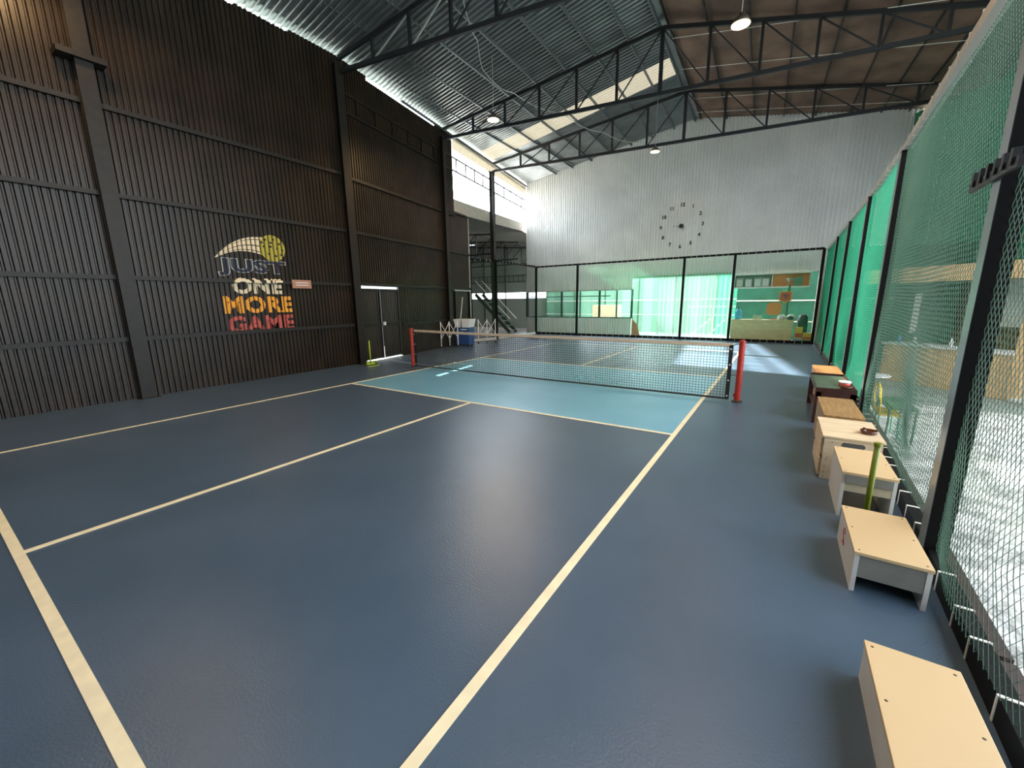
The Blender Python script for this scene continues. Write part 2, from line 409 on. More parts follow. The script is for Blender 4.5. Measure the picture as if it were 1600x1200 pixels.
# trusses
TH = -.157
St = Vector((math.sin(TH), math.cos(TH), 0)); Tt = Vector((math.cos(TH), -math.sin(TH), 0))
def truss(base, label, lit=False):
    t = thing('roof_truss', label, 'truss', base, -TH, 'black lattice roof trusses')
    rt = None
    for i in range(400):   # ridge position along truss
        a = i*.02; p = base+Tt*a
        if p.x >= xr(p.y): rt = a; break
    tl = rt*2-.35; ZC = 6.70
    P = lambda a, z: base+Tt*a+Vector((0, 0, z-base.z))
    def top(a): return 6.98+(8.16-6.98)*(a/rt) if a <= rt else 8.16-(8.16-6.98)*((a-rt)/rt)
    MB().beam(P(0, ZC), P(tl, ZC), .06, .09).build('bottom_chord', TRUSSM, t)
    MB().beam(P(0, top(0)), P(rt, top(rt)), .06, .09).build('top_chord', TRUSSM, t)
    MB().beam(P(rt, top(rt)), P(tl, top(tl)), .06, .09).build('top_chord', TRUSSM, t)
    n = 6; st = rt/n
    for k in range(1, 2*n):
        a = k*st
        if a > tl: break
        MB().beam(P(a, ZC), P(a, top(a)), .06, .06 if k != n else .09, (1, 0, 0)).build('vertical', TRUSSM, t)
    for k in range(1, n):
        MB().beam(P(k*st+.03, ZC+.03), P((k+1)*st-.03, top((k+1)*st)-.05), .028).build('diagonal', RAILG if lit and k < 3 else TRUSSM, t)  # paler grey on these diagonals imitates light falling on them
        MB().beam(P(rt+(n-k)*st-.03, ZC+.03), P(rt+(n-k-1)*st+.03, top(rt+(n-k-1)*st)-.05), .028).build('diagonal', TRUSSM, t)
    return t
truss(Vector((-5.0, -4.65, 0)), 'black roof truss closest to the camera, carried by the column with a bracket')
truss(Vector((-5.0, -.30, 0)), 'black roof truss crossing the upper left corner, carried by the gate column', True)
v = far(4.24, .18); truss(Vector((v.x, v.y, 0)), 'black lattice roof truss in the middle, a lit lamp hanging just before its left end')
v = far(7.9, .18); truss(Vector((v.x, v.y, 0)), 'farthest black lattice roof truss, in front of the pale ribbed wall')

# ------------------------------------------------------------------ back wall
wb = thing('wall_back', None, None, kind='structure')
def back_piece(x0, x1, z0, z1):   # z1 None = up to the roof
    n = max(1, round((x1-x0)/1.0)); wd = (x1-x0)/n; KK = (.52, .66, .84)
    for i in range(n):
        a = x0+i*wd
        if z1 is None:
            mb = MB(); pr = rib_profile(wd, .122, .050, KK)
            for (t, d) in pr: mb.v += [(a+t, YB-d, z0), (a+t, YB-d, roofz(a+t, YB)+.03)]
            for j in range(len(pr)-1): mb.f.append((2*j, 2*j+2, 2*j+3, 2*j+1))
            mb.build('panel', CREAM, wb)
        else: link('panel', ribbed(wd, z1-z0, .122, .050, KK), CREAM, wb, (a, YB, z0), 0)
XL = xw(YB)
back_piece(XL, -1.66, 2.0, None); back_piece(-1.66, 4.9, 2.46, None); back_piece(4.9, 5.3, -.3, None); back_piece(5.3, xe(YB)+.3, 3.2, None)
MB().box(5.3, YB, -.3, xe(YB)+.3, YB+.02, 3.2).build('cloth_panel', NETB, wb)  # translucent cloth put in here to glow and brighten the far end
back_piece(XL, -1.66, 0, .76)
MB().box(XL, YB-.03, .73, -1.62, YB+.04, .78).build('sill', BLACKS, wb)
MB().box(XL, YB-.03, 1.99, 4.9, YB+.04, 2.03).box(0, 0, 0, .001, .001, .001) if False else None
MB().box(XL, YB-.03, 1.98, -1.62, YB+.04, 2.03).build('lintel', RAILG, wb)
MB().box(-1.66, YB-.04, 2.46, 2.22, YB+.04, 2.55).build('lintel', GREENP, wb)
for x, m_ in ((-7.15, BLACKS), (-5.15, BLACKS), (-3.20, BLACKS), (-1.68, BLACKS)):
    MB().box(x-.04, YB-.03, .78, x+.04, YB+.04, 1.98).build('window_post', m_, wb)
for x in (-4.2, -2.4): MB().box(x-.03, YB+.05, .78, x+.03, YB+.1, 1.98).build('window_post', DGREEN, wb)
MB().box(2.2, YB-.05, 0, 2.3, YB+.05, 2.5).build('door_post', RAILG, wb)
MB().box(XL, YB+.03, 1.72, -2.7, YB+.06, 1.76).build('window_bar', DGREEN, wb)

# wall behind the camera
wf = thing('wall_front', None, None, kind='structure')
wall_run((4.6, Y0), (XN, Y0), 0, 3.93, wf, width=1.6); wall_run((8.6, Y0), (XN, Y0), 3.93, 7.1, wf, width=1.6); wall_run((13, Y0), (4.6, Y0), -.3, 3.93, wf, width=1.6)  # unseen run past the hall added to block light from behind

# ------------------------------------------------------------------ lamps
def lamp(x, y, z, label, power=120, real=True):
    t = thing('pendant_lamp', label, 'lamp', (x, y, z), 0, 'round warm high-bay lamps')
    zr = roofz(x, y)+.0
    MB().lathe((x, y, z), [(.05, .16), (.06, .10), (.12, .08), (.15, .02), (.15, 0), (.135, -.005)], 24).build('lamp_housing', LAMPM, t, True)
    MB().lathe((x, y, z), [(.0001, -.022), (.10, -.022), (.148, -.010), (.149, -.006)], 24).build('lamp_lens', LAMPE, t, True)
    MB().tube([(x, y, z+.16), (x+.01, y, (z+zr)/2), (x, y, zr)], .007, 6).build('cord', CABLE, t)
    l = bpy.data.lights.new('lamp_light', 'SPOT'); l.energy = power; l.color = (1, .62, .28); l.shadow_soft_size = .13; l.spot_size = math.radians(165); l.spot_blend = .5
    o = bpy.data.objects.new('lamp_light', l); col.objects.link(o); o.parent = t; o.location = (0, 0, -.05)
    return t
lamp(2.84, 2.11, 6.2, 'glowing round pendant lamp near the ridge, largest and highest of the lamps in view')
lamp(-2.86, 2.67, 6.2, 'glowing round pendant lamp in front of the middle truss, close to the black wall', 380)
lamp(-.20, 8.37, 6.47, 'glowing round pendant lamp hanging under the farthest truss against the pale wall', 30)
lamp(-3.7, -5.2, 6.45, 'round pendant lamp out of view over the near left corner', 200)
lamp(1.9, -3.6, 6.5, 'round pendant lamp out of view above the near half of the court', 120)
lamp(3.6, -1.8, 6.6, 'round pendant lamp out of view above the right-hand fence benches', 210)
lamp(-.5, -6.0, 6.6, 'round pendant lamp out of view above the near baseline', 60)
# white cable sagging under the roof
cb = MB(); pts = []
for (x, y, z) in [(-1.4, -1.6, 7.65), (-2.0, .5, 7.45), (-2.5, 1.6, 7.4), (-3.1, 2.6, 7.38), (-3.1, 4.0, 7.38), (-2.3, 5.6, 7.2), (-1.6, 7.2, 7.0), (-.6, 8.2, 6.8)]:
    pts.append(Vector((x, y, z)))
sm = []
for i in range(len(pts)-1):
    for k in range(5):
        t_ = k/5; q = pts[i].lerp(pts[i+1], t_); q.z -= .12*math.sin(math.pi*t_); sm.append(q)
sm.append(pts[-1])
tag(cb.tube(sm, .010, 6).build('power_cable', CABLE), 'white power cable sagging below the roof sheets between the lamps', 'cable')

# ------------------------------------------------------------------ mural on the black wall
def prof_x(y):      # x of the sheet surface at wall coordinate y
    n = round((-.302-Y0)/1.08); wd = (-.302-Y0)/n; t = (y-Y0) % wd; nn = round(wd/RP); p = wd/nn; t = t % p
    a, b, c_ = KW[0]*p, KW[1]*p, KW[2]*p
    d = 0 if t < a else (RD*(t-a)/(b-a) if t < b else (RD if t < c_ else RD*(1-(t-c_)/(p-c_))))
    return XN+d
def brk():
    n = round((-.302-Y0)/1.08); wd = (-.302-Y0)/n; nn = round(wd/RP); p = wd/nn; out = []
    for i in range(n*nn):
        a = Y0+i*p; out += [a, a+KW[0]*p, a+KW[1]*p, a+KW[2]*p]
    return out
BR = brk()
mu = thing('mural', None, None, (XN+.03, -2.6, 0)); mu.parent = wl; mu.matrix_basis = Matrix.Translation((XN+.03, -2.6, 0))
def paint(bm, name, m, lift, label=None, groove=True):
    """bm verts are (y, z, 0) in wall coordinates; wrap on the ribs"""
    ys_ = [v.co.x for v in bm.verts]; lo, hi = min(ys_), max(ys_)
    for b_ in BR:
        if lo < b_ < hi: bmesh.ops.bisect_plane(bm, geom=bm.verts[:]+bm.edges[:]+bm.faces[:], plane_co=(b_, 0, 0), plane_no=(1, 0, 0))
    if groove:
        dead = [f_ for f_ in bm.faces if prof_x(f_.calc_center_median().x) < XN+.0015 and not 1.9745 < f_.calc_center_median().y < 2.0455]
        bmesh.ops.delete(bm, geom=dead, context='FACES_ONLY')
        bmesh.ops.delete(bm, geom=[v for v in bm.verts if not v.link_faces], context='VERTS')
    zs_ = [v.co.y for v in bm.verts]
    if min(zs_) < 1.97 < 2.05 < max(zs_):
        for zz in (1.974, 1.976, 2.044, 2.046): bmesh.ops.bisect_plane(bm, geom=bm.verts[:]+bm.edges[:]+bm.faces[:], plane_co=(0, zz, 0), plane_no=(0, 1, 0))
    for v in bm.verts:
        y, z = v.co.x, v.co.y; px = max(prof_x(y), XN+.0902) if 1.9745 < z < 2.0455 else prof_x(y)
        v.co = Vector((px+lift, y, z))-Vector((XN+.03, -2.6, 0))
    me = bpy.data.meshes.new(name); bm.to_mesh(me); bm.free(); me.materials.append(m)
    o = bpy.data.objects.new(name, me); col.objects.link(o); o.parent = mu
    if label: o['label'] = label
    return o
def letters(txt, y0, y1, z0, z1, m, lift, off, outline=None):
    for mode in ((1, outline) if outline else (1,)):
        cu = bpy.data.curves.new('t', 'FONT'); cu.body = txt; cu.size = 1; cu.offset = off+(.028 if mode != 1 else 0); cu.space_character = 1.08; cu.resolution_u = 3
        ob = bpy.data.objects.new('t', cu); col.objects.link(ob)
        dg = bpy.context.evaluated_depsgraph_get(); me = bpy.data.meshes.new_from_object(ob.evaluated_get(dg))
        bm = bmesh.new(); bm.from_mesh(me); bpy.data.objects.remove(ob)
        xs = [v.co.x for v in bm.verts]; zs = [v.co.y for v in bm.verts]
        if mode == 1: ref = (min(xs), max(xs), min(zs), max(zs))
        for v in bm.verts:
            a = (v.co.x-ref[0])/(ref[1]-ref[0]); c_ = (v.co.y-ref[2])/(ref[3]-ref[2]); v.co = Vector((y0+(y1-y0)*a, z0+(z1-z0)*c_, 0))
        paint(bm, 'lettering', m if mode == 1 else outline, lift if mode == 1 else lift-.0015, 'painted word %s' % txt)
letters('JUST', -3.27, -1.99, 2.11, 2.44, NAVY, .0045, .045, OUTL)
letters('ONE', -3.08, -2.11, 1.76, 2.08, CRE, .0045, .05)
letters('MORE', -3.27, -1.92, 1.375, 1.72, ORA, .0045, .05)
letters('GAME', -3.25, -1.93, .99, 1.33, PNK, .0045, .045)
def disc(cy, cz, ry, rz_, n=36):
    bm = bmesh.new(); bm.faces.new([bm.verts.new((cy+ry*math.cos(t*2*math.pi/n), cz+rz_*math.sin(t*2*math.pi/n), 0)) for t in range(n)]); return bm
paint(disc(-2.215, 2.70, .262, .265), 'painted_ball', BALL, .006, 'olive-yellow perforated ball')
for (a, b_) in ((-.13, .16), (.03, .18), (.15, .10), (-.17, .02), (-.03, .03), (.1, 0), (.2, -.02), (-.08, -.12), (.06, -.15), (.17, -.12), (-.2, .1), (-.02, .11)):
    paint(disc(-2.215+a, 2.70+b_, .026, .024, 10), 'ball_hole', NAVY, .0075)
def swoosh(k0, k1, lift=.0045):   # band between two arcs from the ball back down to the left tail
    bm = bmesh.new(); n = 14; top = []; bot = []
    for i in range(n+1):
        t = i/n; y = -2.40-t*.92
        c_ = lambda k: 2.90-.02*t-.46*t**2.3-(k*.36)*(1-t)**.8
        top.append(bm.verts.new((y, c_(k0), 0))); bot.append(bm.verts.new((y, c_(k1), 0)))
    for i in range(n): bm.faces.new((top[i], top[i+1], bot[i+1], bot[i]))
    return bm
for k0, k1 in ((0, .14), (.18, .50), (.56, .84), (.89, 1.0)): paint(swoosh(k0, k1), 'swoosh', CRE, .0045)
# small plaque fixed on the girt
pq = MB().box(XN+.10, -1.93, 1.89, XN+.125, -1.50, 2.07).build('plaque', mat('plaque_terracotta', (.42, .20, .12), .5, noise=.1)); tag(pq, 'small terracotta coloured plaque on the rail right of the mural', 'sign')
MB().box(XN+.13-.005, -1.86, 1.95, XN+.127, -1.57, 1.965).box(XN+.125, -1.86, 2.0, XN+.127, -1.57, 2.015).build('plaque_line', WHITE, pq)

# ------------------------------------------------------------------ wall clock made of separate numerals
ck = thing('wall_clock', 'large clock of separate black numerals stuck on the pale ribbed wall', 'clock', (.2, YB-.07, 4.45))
for h in range(1, 13):
    a = math.radians(90-30*h); cu = bpy.data.curves.new('n', 'FONT'); cu.body = str(h); cu.size = .19; cu.align_x = 'CENTER'; cu.align_y = 'CENTER'; cu.extrude = .008; cu.offset = .006; cu.resolution_u = 2
    ob = bpy.data.objects.new('n', cu); col.objects.link(ob); dg = bpy.context.evaluated_depsgraph_get(); me = bpy.data.meshes.new_from_object(ob.evaluated_get(dg)); bpy.data.objects.remove(ob)
    me.transform(Matrix.Translation((.80*math.cos(a), 0, .80*math.sin(a))) @ Matrix.Rotation(math.pi/2, 4, 'X'))
    me.materials.clear(); me.materials.append(BLK); o = bpy.data.objects.new('numeral', me); col.objects.link(o); o.parent = ck
b = MB(); b.tube([(.2, YB-.085, 4.45), (.2, YB-.05, 4.45)], .085, 20).build('hub', BLK, ck)
MB().beam((.2, YB-.075, 4.45), (-.12, YB-.075, 4.46), .03, .008).build('hour_hand', BLK, ck)
MB().beam((.2, YB-.08, 4.45), (.08, YB-.08, 4.33), .02, .006).build('minute_hand', BLK, ck)

# ------------------------------------------------------------------ net
nt = thing('court_net', 'black pickleball net with beige top tape between two red posts', 'net', (0, 0, 0))
XA, XB = -3.40, 3.34
def ztop(x): return .865-.0+.02*((x/3.4)**2)*(1 if x < 0 else -.3)
mb = MB(); n = 152
for i in range(n+1):
    x = XA+(XB-XA)*i/n; mb.beam((x, 0, .05), (x, 0, ztop(x)-.02), .0042, .0042, (0, 1, 0))
for k in range(20):
    z0 = .05+k*.0415
    for i in range(8):
        xa = XA+(XB-XA)*i/8; xb = XA+(XB-XA)*(i+1)/8; g = lambda x: z0*(ztop(x)/.87)
        mb.beam((xa, 0, g(xa)), (xb, 0, g(xb)), .0042, .0042)
struct(mb.build('mesh', NETK, nt), 'stuff')
mb = MB()
for i in range(12):
    xa = XA-.03+(XB-XA+.06)*i/12; xb = XA-.03+(XB-XA+.06)*(i+1)/12; mb.beam((xa, 0, ztop(xa)), (xb, 0, ztop(xb)), .016, .052)
mb.build('top_tape', TAPE, nt)
MB().tube([(XA-.05, 0, .045), (0, 0, .03), (XB+.03, 0, .035)], .013, 6).build('bottom_cord', NETK, nt)
for x in (XA-.02, XB+.01):
    e = MB().box(x-.028, -.008, .03, x+.028, .008, .86).build('side_band', NETK, nt)
    for z in (.08, .32, .56, .80): MB().tube([(x, -.012, z), (x, .012, z)], .012, 10).build('grommet', STRAP, e)
for x, h in ((-3.52, .91), (3.49, .91)):
    po = MB().tube([(x, 0, .02), (x, 0, h)], .043, 20).build('net_post', REDP, nt, False)
    MB().lathe((x, 0, 0), [(.075, .003), (.075, .02), (.05, .03)], 20).build('post_base', SCREW, po)
    MB().lathe((x, 0, h), [(.046, 0), (.046, .02), (.02, .03)], 16).build('post_cap', REDP, po)
    MB().box(x-.03 if x < 0 else x-.055, -.02, .08, x+.055 if x < 0 else x+.03, .02, .13).build('post_bracket', REDP, po)
MB().tube([(3.49, 0, .88), (3.42, 0, .875), (XB+.02, 0, .85)], .006, 6).build('tie_cord', NETK, nt)
MB().tube([(3.47, 0, .42), (3.40, 0, .40), (XB+.02, 0, .42)], .004, 6).build('tie_cord', NETK, nt)
MB().tube([(-3.5, 0, .88), (XA-.03, 0, .88)], .006, 6).build('tie_cord', NETK, nt)

# ------------------------------------------------------------------ fences
def fence_posts(t, pts, zt, wd=.075, lit=None):
    for (x, y) in pts:
        MB().box(x-wd/2, y-wd/2, 0, x+wd/2, y+wd/2, zt(y)).build('post', BLACKS, t)
STRAPM = {}
def straps(t, p, q, z, a, b, step, m=STRAP):
    p = Vector(p); q = Vector(q); L = (q-p).length; n = int(L/step); rz = math.atan2((q-p).y, (q-p).x)
    k = (a, b)
    if k not in STRAPM:
        mb = MB(); mb.box(-.005, -a/2-.004, -b/2-.004, .005, -a/2, b/2+.004); mb.box(-.005, a/2, -b/2-.004, .005, a/2+.004, b/2+.004)
        mb.box(-.007, -a/2, b/2, .007, a/2, b/2+.004); mb.box(-.007, -a/2, -b/2-.004, .007, a/2, -b/2); STRAPM[k] = mb.mesh('strap')
    for i in range(1, n):
        c_ = p.lerp(q, (i+random.uniform(-.12, .12))/n); zz = z(c_.y) if callable(z) else z
        link('strap', STRAPM[k], m, t, (c_.x, c_.y, zz), rz)
# right fence
rf = thing('court_fence', 'tall right-hand fence of black posts strung with green diamond netting', 'fence', (4.98, 0, 0))
def zrt(y): return 3.06+(.22 if y < -3 else .22*(10.1-y)/13.1)
PY = [-7.4, -3.75, -.1, 2.3, 4.65, 6.92]
for i, y in enumerate(PY):
    wd = .10
    x = fx(y); p_ = MB().box(x-wd/2, y-wd/2, 0, x+wd/2, y+wd/2, zrt(y)-.04).build('post', BLACKS, rf)
    MB().box(x-wd/2-.004, y-wd/2+.004, .02, x-wd/2, y+wd/2, zrt(y)-.06).build('post_sheen', PFACE, p_)  # silvery court-side face painted as a reflection on black steel
ps = [(-9.5), -7.4, -3.75, -.1, 2.3, 4.65, 6.92, 10.1]
for a, c_ in zip(ps, ps[1:]):
    MB().beam((fx(a), a, zrt(a)), (fx(c_), c_, zrt(c_)), .075, .085).build('top_rail', RAILG, rf)
    MB().beam((fx(a)+.0, a, .055), (fx(c_), c_, .055), .06, .11).build('bottom_rail', BLACKS, rf)
    straps(rf, (fx(a), a, 0), (fx(c_), c_, 0), zrt, .075, .085, .25)
    straps(rf, (fx(a), a, 0), (fx(c_), c_, 0), .055, .06, .11, .27)
def sag(y, z):
    k = math.exp(-((z-.35)/.5)**2)
    return (.035*math.sin(3.1*y+1.1*z)+.05*math.sin(1.7*y-2.2*z))*(.35+k), (.02*math.sin(2.3*z+y*1.3)+.05*k*math.sin(4*y)), .03*k*math.sin(5.2*y+1)
def net_bay(t, y0, y1):
    mb = MB(); hx = .042/2; zb, th = .11, .0017
    slope = .065/.042      # dz/dy of a strand
    for sgn in (1, -1):
        H_ = zrt((y0+y1)/2)-.04-zb; run = H_/slope
        a = y0-run if sgn > 0 else y0
        a = math.floor(a/.042)*.042; end = y1 if sgn > 0 else y1+run
        while a < end:
            # strand from (a, zb) rising towards +y*sgn
            ya, yb = a, a+sgn*run; ta, tb = 0., 1.
            lo, hi = min(ya, yb), max(ya, yb)
            tt = []
            if sgn > 0: ta = max(0, (y0-a)/run); tb = min(1, (y1-a)/run)
            else: ta = max(0, (a-y1)/run); tb = min(1, (a-y0)/run)
            if tb-ta > .01:
                ns = max(2, int((tb-ta)*9)); prev = None
                k = len(mb.v)
                for i in range(ns+1):
                    q = ta+(tb-ta)*i/ns; yy = a+sgn*run*q; zz = zb+H_*q; dx, dy, dz = sag(yy, zz)
                    e = min(1, 6*min(yy-y0+.02, y1-yy+.02, .3)*.6); x = fx(yy)+.0+dx*e*.6; yy += dy*.4*e; zz += dz*e
                    mb.v += [(x, yy, zz+th), (x+th, yy+th*.6, zz-th*.6), (x-th, yy-th*.6, zz-th*.6)]
                for i in range(ns):
                    b0 = k+3*i
                    for j in range(3): mb.f.append((b0+j, b0+(j+1) % 3, b0+3+(j+1) % 3, b0+3+j))
            a += .042
    struct(mb.build('netting', NETK2 if y1 < 1 else NETG, t), 'stuff')  # same net: near bays darker, far bays bright as if backlit
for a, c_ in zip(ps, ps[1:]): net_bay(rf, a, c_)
# pipe clamp strip on the near post
cl = MB().box(fx(-3.75)-.075, -4.02, 2.10, fx(-3.75)-.055, -3.45, 2.15).build('clamp_strip', BLK, rf)
for i in range(6): MB().box(fx(-3.75)-.085, -3.98+i*.09, 2.12, fx(-3.75)-.055, -3.955+i*.09, 2.19).build('clamp_tooth', BLK, cl)
# kerb planks under the right fence
for i in range(12):
    y = -9.4+i*1.62
    MB().beam((fx(y)+.07, y+.01, .02), (fx(y+1.6)+.07, y+1.6, .02), .09, .05).build('kerb_plank', PLY if y > 2 else DARKW, rf)

def strand_sheet(t, p, q, z0, z1, th=.0028, pitch=.048, m=None):
    p = Vector((*p, 0)); q = Vector((*q, 0)); L = (q-p).length; d = (q-p)/L; nrm = Vector((d.y, -d.x, 0)); mb = MB(); sl = 1.5; H_ = z1-z0; run = H_/sl
    for sgn in (1, -1):
        a = -run if sgn > 0 else 0
        while a < (L if sgn > 0 else L+run):
            ta = max(0, (-a if sgn > 0 else a-L)/run); tb = min(1, ((L-a) if sgn > 0 else a)/run)
            if tb-ta > .02:
                ns = 5; k = len(mb.v)
                for i in range(ns+1):
                    g = ta+(tb-ta)*i/ns; x = a+sgn*run*g; z = z0+H_*g; e = min(1, 3*min(x, L-x, z-z0+.02, z1-z+.02)); e = max(e, 0)
                    c_ = p+d*x+nrm*(.03*e*math.sin(2.1*x+1.3*z)+sgn*.001)+Vector((0, 0, z))
                    mb.v += [tuple(c_+Vector((0, 0, th))), tuple(c_+nrm*th+d*th*.5-Vector((0, 0, th*.6))), tuple(c_-nrm*th-d*th*.5-Vector((0, 0, th*.6)))]
                for i in range(ns):
                    b0 = k+3*i
                    for j in range(3): mb.f.append((b0+j, b0+(j+1) % 3, b0+3+(j+1) % 3, b0+3+j))
            a += pitch
    return struct(mb.build('netting', m or NETF, t), 'stuff')
# back fence
bf = thing('back_fence', 'black-framed green netting fence across the far end of the court', 'fence', (0, 10.1, 0))
ZB = 3.10
xs = [-5.85, -3.75, .66, 2.36, 4.895]
for x in xs:
    MB().box(x-.04, 10.06, 0, x+.04, 10.14, ZB).build('post', BLACKS, bf)
for a, c_ in zip(xs, xs[1:]):
    MB().beam((a, 10.1, ZB), (c_, 10.1, ZB), .06, .07).build('top_rail', BLACKS, bf)
    MB().beam((a, 10.1, .05), (c_, 10.1, .05), .06, .09).build('bottom_rail', BLACKS, bf)
    straps(bf, (a, 10.1, 0), (c_, 10.1, 0), ZB, .06, .07, .21); straps(bf, (a, 10.1, 0), (c_, 10.1, 0), .05, .06, .09, .24)
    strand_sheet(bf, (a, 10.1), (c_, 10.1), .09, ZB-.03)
lf = thing('side_fence', 'green netted fence closing the gap between black wall and back fence', 'fence', (-5.9, 6.9, 0))
L3 = [(-6.20, 5.62), (-5.90, 6.90), (-5.87, 10.02)]
for (x, y) in L3[:2]: MB().box(x-.045, y-.045, 0, x+.045, y+.045, 3.2 if y > 6 else 3.05).build('post', BLACKS, lf)
for (a, c_) in zip(L3, L3[1:]):
    MB().beam((*a, 3.15), (*c_, 3.12), .06, .07).build('top_rail', BLACKS, lf); MB().beam((*a, .05), (*c_, .05), .06, .09).build('bottom_rail', STRAP, lf)
    straps(lf, (*a, 0), (*c_, 0), 3.14, .06, .07, .24)
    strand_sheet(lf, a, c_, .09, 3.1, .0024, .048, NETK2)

# ------------------------------------------------------------------ benches along the right fence
def local_box(t, name, m, x0, y0, z0, x1, y1, z1, bevel=.0, label=None):
    mb = MB().box(x0, y0, z0, x1, y1, z1); mb.v = [tuple(W[t] @ Vector(p)) for p in mb.v]; o = mb.build(name, m, t, bevel=bevel)
    if label: o['label'] = label
    return o
def bench(x, y, wx, wy, h, label, rz=0, rail=.55, legm=WHITES, front=GREYB, top=WHITEB, screws=True, lw=.02, back_open=True):
    t = thing('box_bench', label, 'bench', (x, y, 0), rz, 'home-made box benches along the right fence')
    tp = local_box(t, 'seat', top, 0, 0, h-.018, wx, wy, h, .002)
    local_box(t, 'side_panel', legm, .004, .004, 0, .004+lw, wy-.004, h-.018)
    local_box(t, 'side_panel', legm, wx-.004-lw, .004, 0, wx-.004, wy-.004, h-.018)
    local_box(t, 'apron', front, .004+lw, .006, h*(1-rail), wx-.004-lw, .022, h-.018)
    local_box(t, 'apron', front, .004+lw, wy-.022, h*(1-rail), wx-.004-lw, wy-.006, h-.018)
    if screws:
        for sx in (.022, wx-.022):
            for sy in (.03, wy*.5, wy-.03):
                mb = MB().lathe((sx, sy, h), [(.0055, 0), (.004, .0012)], 8); mb.v = [tuple(W[t] @ Vector(p)) for p in mb.v]; mb.build('screw', SCREW, tp)
    return t
bench(4.335, -5.50, .275, .585, .178, 'low cream-topped white box bench, nearest of all, cut by the lower right corner')
b2 = bench(4.37, -4.29, .305, .585, .232, 'cream-topped white box bench with a red handwritten 2, beside the nearest black post', rail=.62)
# red handwritten 2 on the side panel of the second bench
mk = MB(); mp_ = [(-3.955, .165), (-3.945, .18), (-3.925, .185), (-3.905, .175), (-3.905, .155), (-3.93, .13), (-3.955, .105), (-3.955, .095), (-3.93, .10), (-3.90, .092)]
mp_ = [(-3.96+(a+3.955)*1.3, .08+(z-.09)*1.0) for a, z in mp_]
mk.tube([(4.3735, a, z) for a, z in mp_], .0035, 6).build('number_mark', REDP, b2)
bench(4.395, -3.36, .30, .60, .34, 'pale box bench with a dark open front, third from the camera, behind the lime dustpan', rail=.42, front=mat('tan_board', (.55, .46, .32), .6), screws=True)
gp = MB().box(4.42, -3.366, .262, 4.67, -3.358, .322).build('box_grey_rail', GREYB); 
gp.name = 'front_rail'; gp.parent = [o for o in bpy.data.objects if o.get('label', '').startswith('pale box bench')][0]; gp.matrix_basis = W[gp.parent].inverted()
# plywood crate bench with handle slot and slatted side
t4 = thing('crate_bench', 'plywood crate bench with a grey oval handle slot and a brown ashtray on top', 'bench', (4.335, -2.65, 0), 0, 'home-made box benches along the right fence')
local_box(t4, 'seat', PLY, -.01, -.01, .372, .40, .66, .39, .003)
local_box(t4, 'front_panel', PLY, .005, 0, 0, .385, .016, .372)
local_box(t4, 'back_panel', PLY, .005, .635, 0, .385, .65, .372)
local_box(t4, 'side_panel', PLY, .37, .016, 0, .385, .635, .372)
for z in (.02, .20): local_box(t4, 'side_slat', PLY, -.012, .03, z, .003, .62, z+.15)
hs = MB(); pr_ = []
for k in range(24):
    a = 2*math.pi*k/24; pr_.append((.20+(.055 if math.cos(a) > 0 else -.055)+.022*math.cos(a), .325+.022*math.sin(a)))
hs.add([(4.335+a, -2.6525, z) for a, z in pr_]+[(4.335+a, -2.648, z) for a, z in pr_], [tuple(range(24))]+[(k, (k+1) % 24, (k+1) % 24+24, k+24) for k in range(24)])
hs.build('handle_slot', mat('slot_grey', (.09, .09, .09), .7), t4)
for (a, z) in ((.03, .06), (.03, .11), (.035, .18), (.04, .2), (.03, .02), (.06, .335)): MB().tube([(4.335+a, -2.653, z), (4.335+a, -2.648, z)], .004, 8).build('screw', SCREW, t4)
# brown wood bench
bench(4.38, -1.93, .32, .92, .40, 'brown wood-grained box bench between the plywood crate and the dark tray bench', rail=.4, legm=WOOD, front=WOOD, top=WOOD, screws=False)
# dark tray-topped bench
t6 = thing('tray_bench', 'dark brown bench with a raised rim around a green top', 'bench', (4.375, -.72, 0), 0, 'home-made box benches along the right fence')
local_box(t6, 'top', GREENT, .012, .012, .41, .388, 1.23, .425)
for (a, b_, c_, d) in ((0, 0, .012, 1.242), (.388, 0, .40, 1.242), (.012, 0, .388, .012), (.012, 1.23, .388, 1.242)): local_box(t6, 'rim', DARKW, a, b_, .33 if b_ == 0 and a > 0 else .40, c_, d, .455)
for (a, b_) in ((0, 0), (.34, 0), (0, 1.18), (.34, 1.18)): local_box(t6, 'leg', DARKW, a, b_, 0, a+.06, b_+.06, .40)
local_box(t6, 'shelf', DARKW, .02, .06, .12, .38, 1.18, .14)
bench(4.46, .72, .34, 1.0, .41, 'low orange wooden bench, farthest along the right fence', rail=.5, legm=WOODO, front=WOODO, top=WOODO, screws=False)
# ashtrays and tub
def ashtray(x, y, z, m, label):
    t = thing('ashtray', label, 'ashtray', (x, y, z))
    MB().lathe((x, y, z), [(.05, 0), (.058, .012), (.062, .03), (.055, .032), (.046, .014), (.0001, .012)], 14).build('bowl', m, t, True)
    for k in range(4):
        a = k*math.pi/2+.5; MB().beam((x+.045*math.cos(a), y+.045*math.sin(a), z+.032), (x+.066*math.cos(a), y+.066*math.sin(a), z+.034), .012, .006).build('rest', m, t)
BRG = mat('brown_glass', (.10, .022, .008), .12, spec=.8)
ashtray(4.655, -2.42, .391, BRG, 'brown glass ashtray on the plywood crate bench')
ashtray(4.69, -.50, .426, BRG, 'brown glass ashtray beside the red and white tub on the dark tray bench')
tb = thing('tub', 'round white tub with a red band on the dark tray bench', 'tub', (4.69, -.32, .426))
MB().lathe((4.69, -.32, .426), [(.055, 0), (.062, .045)], 20).build('tub_body', REDB, tb, True)
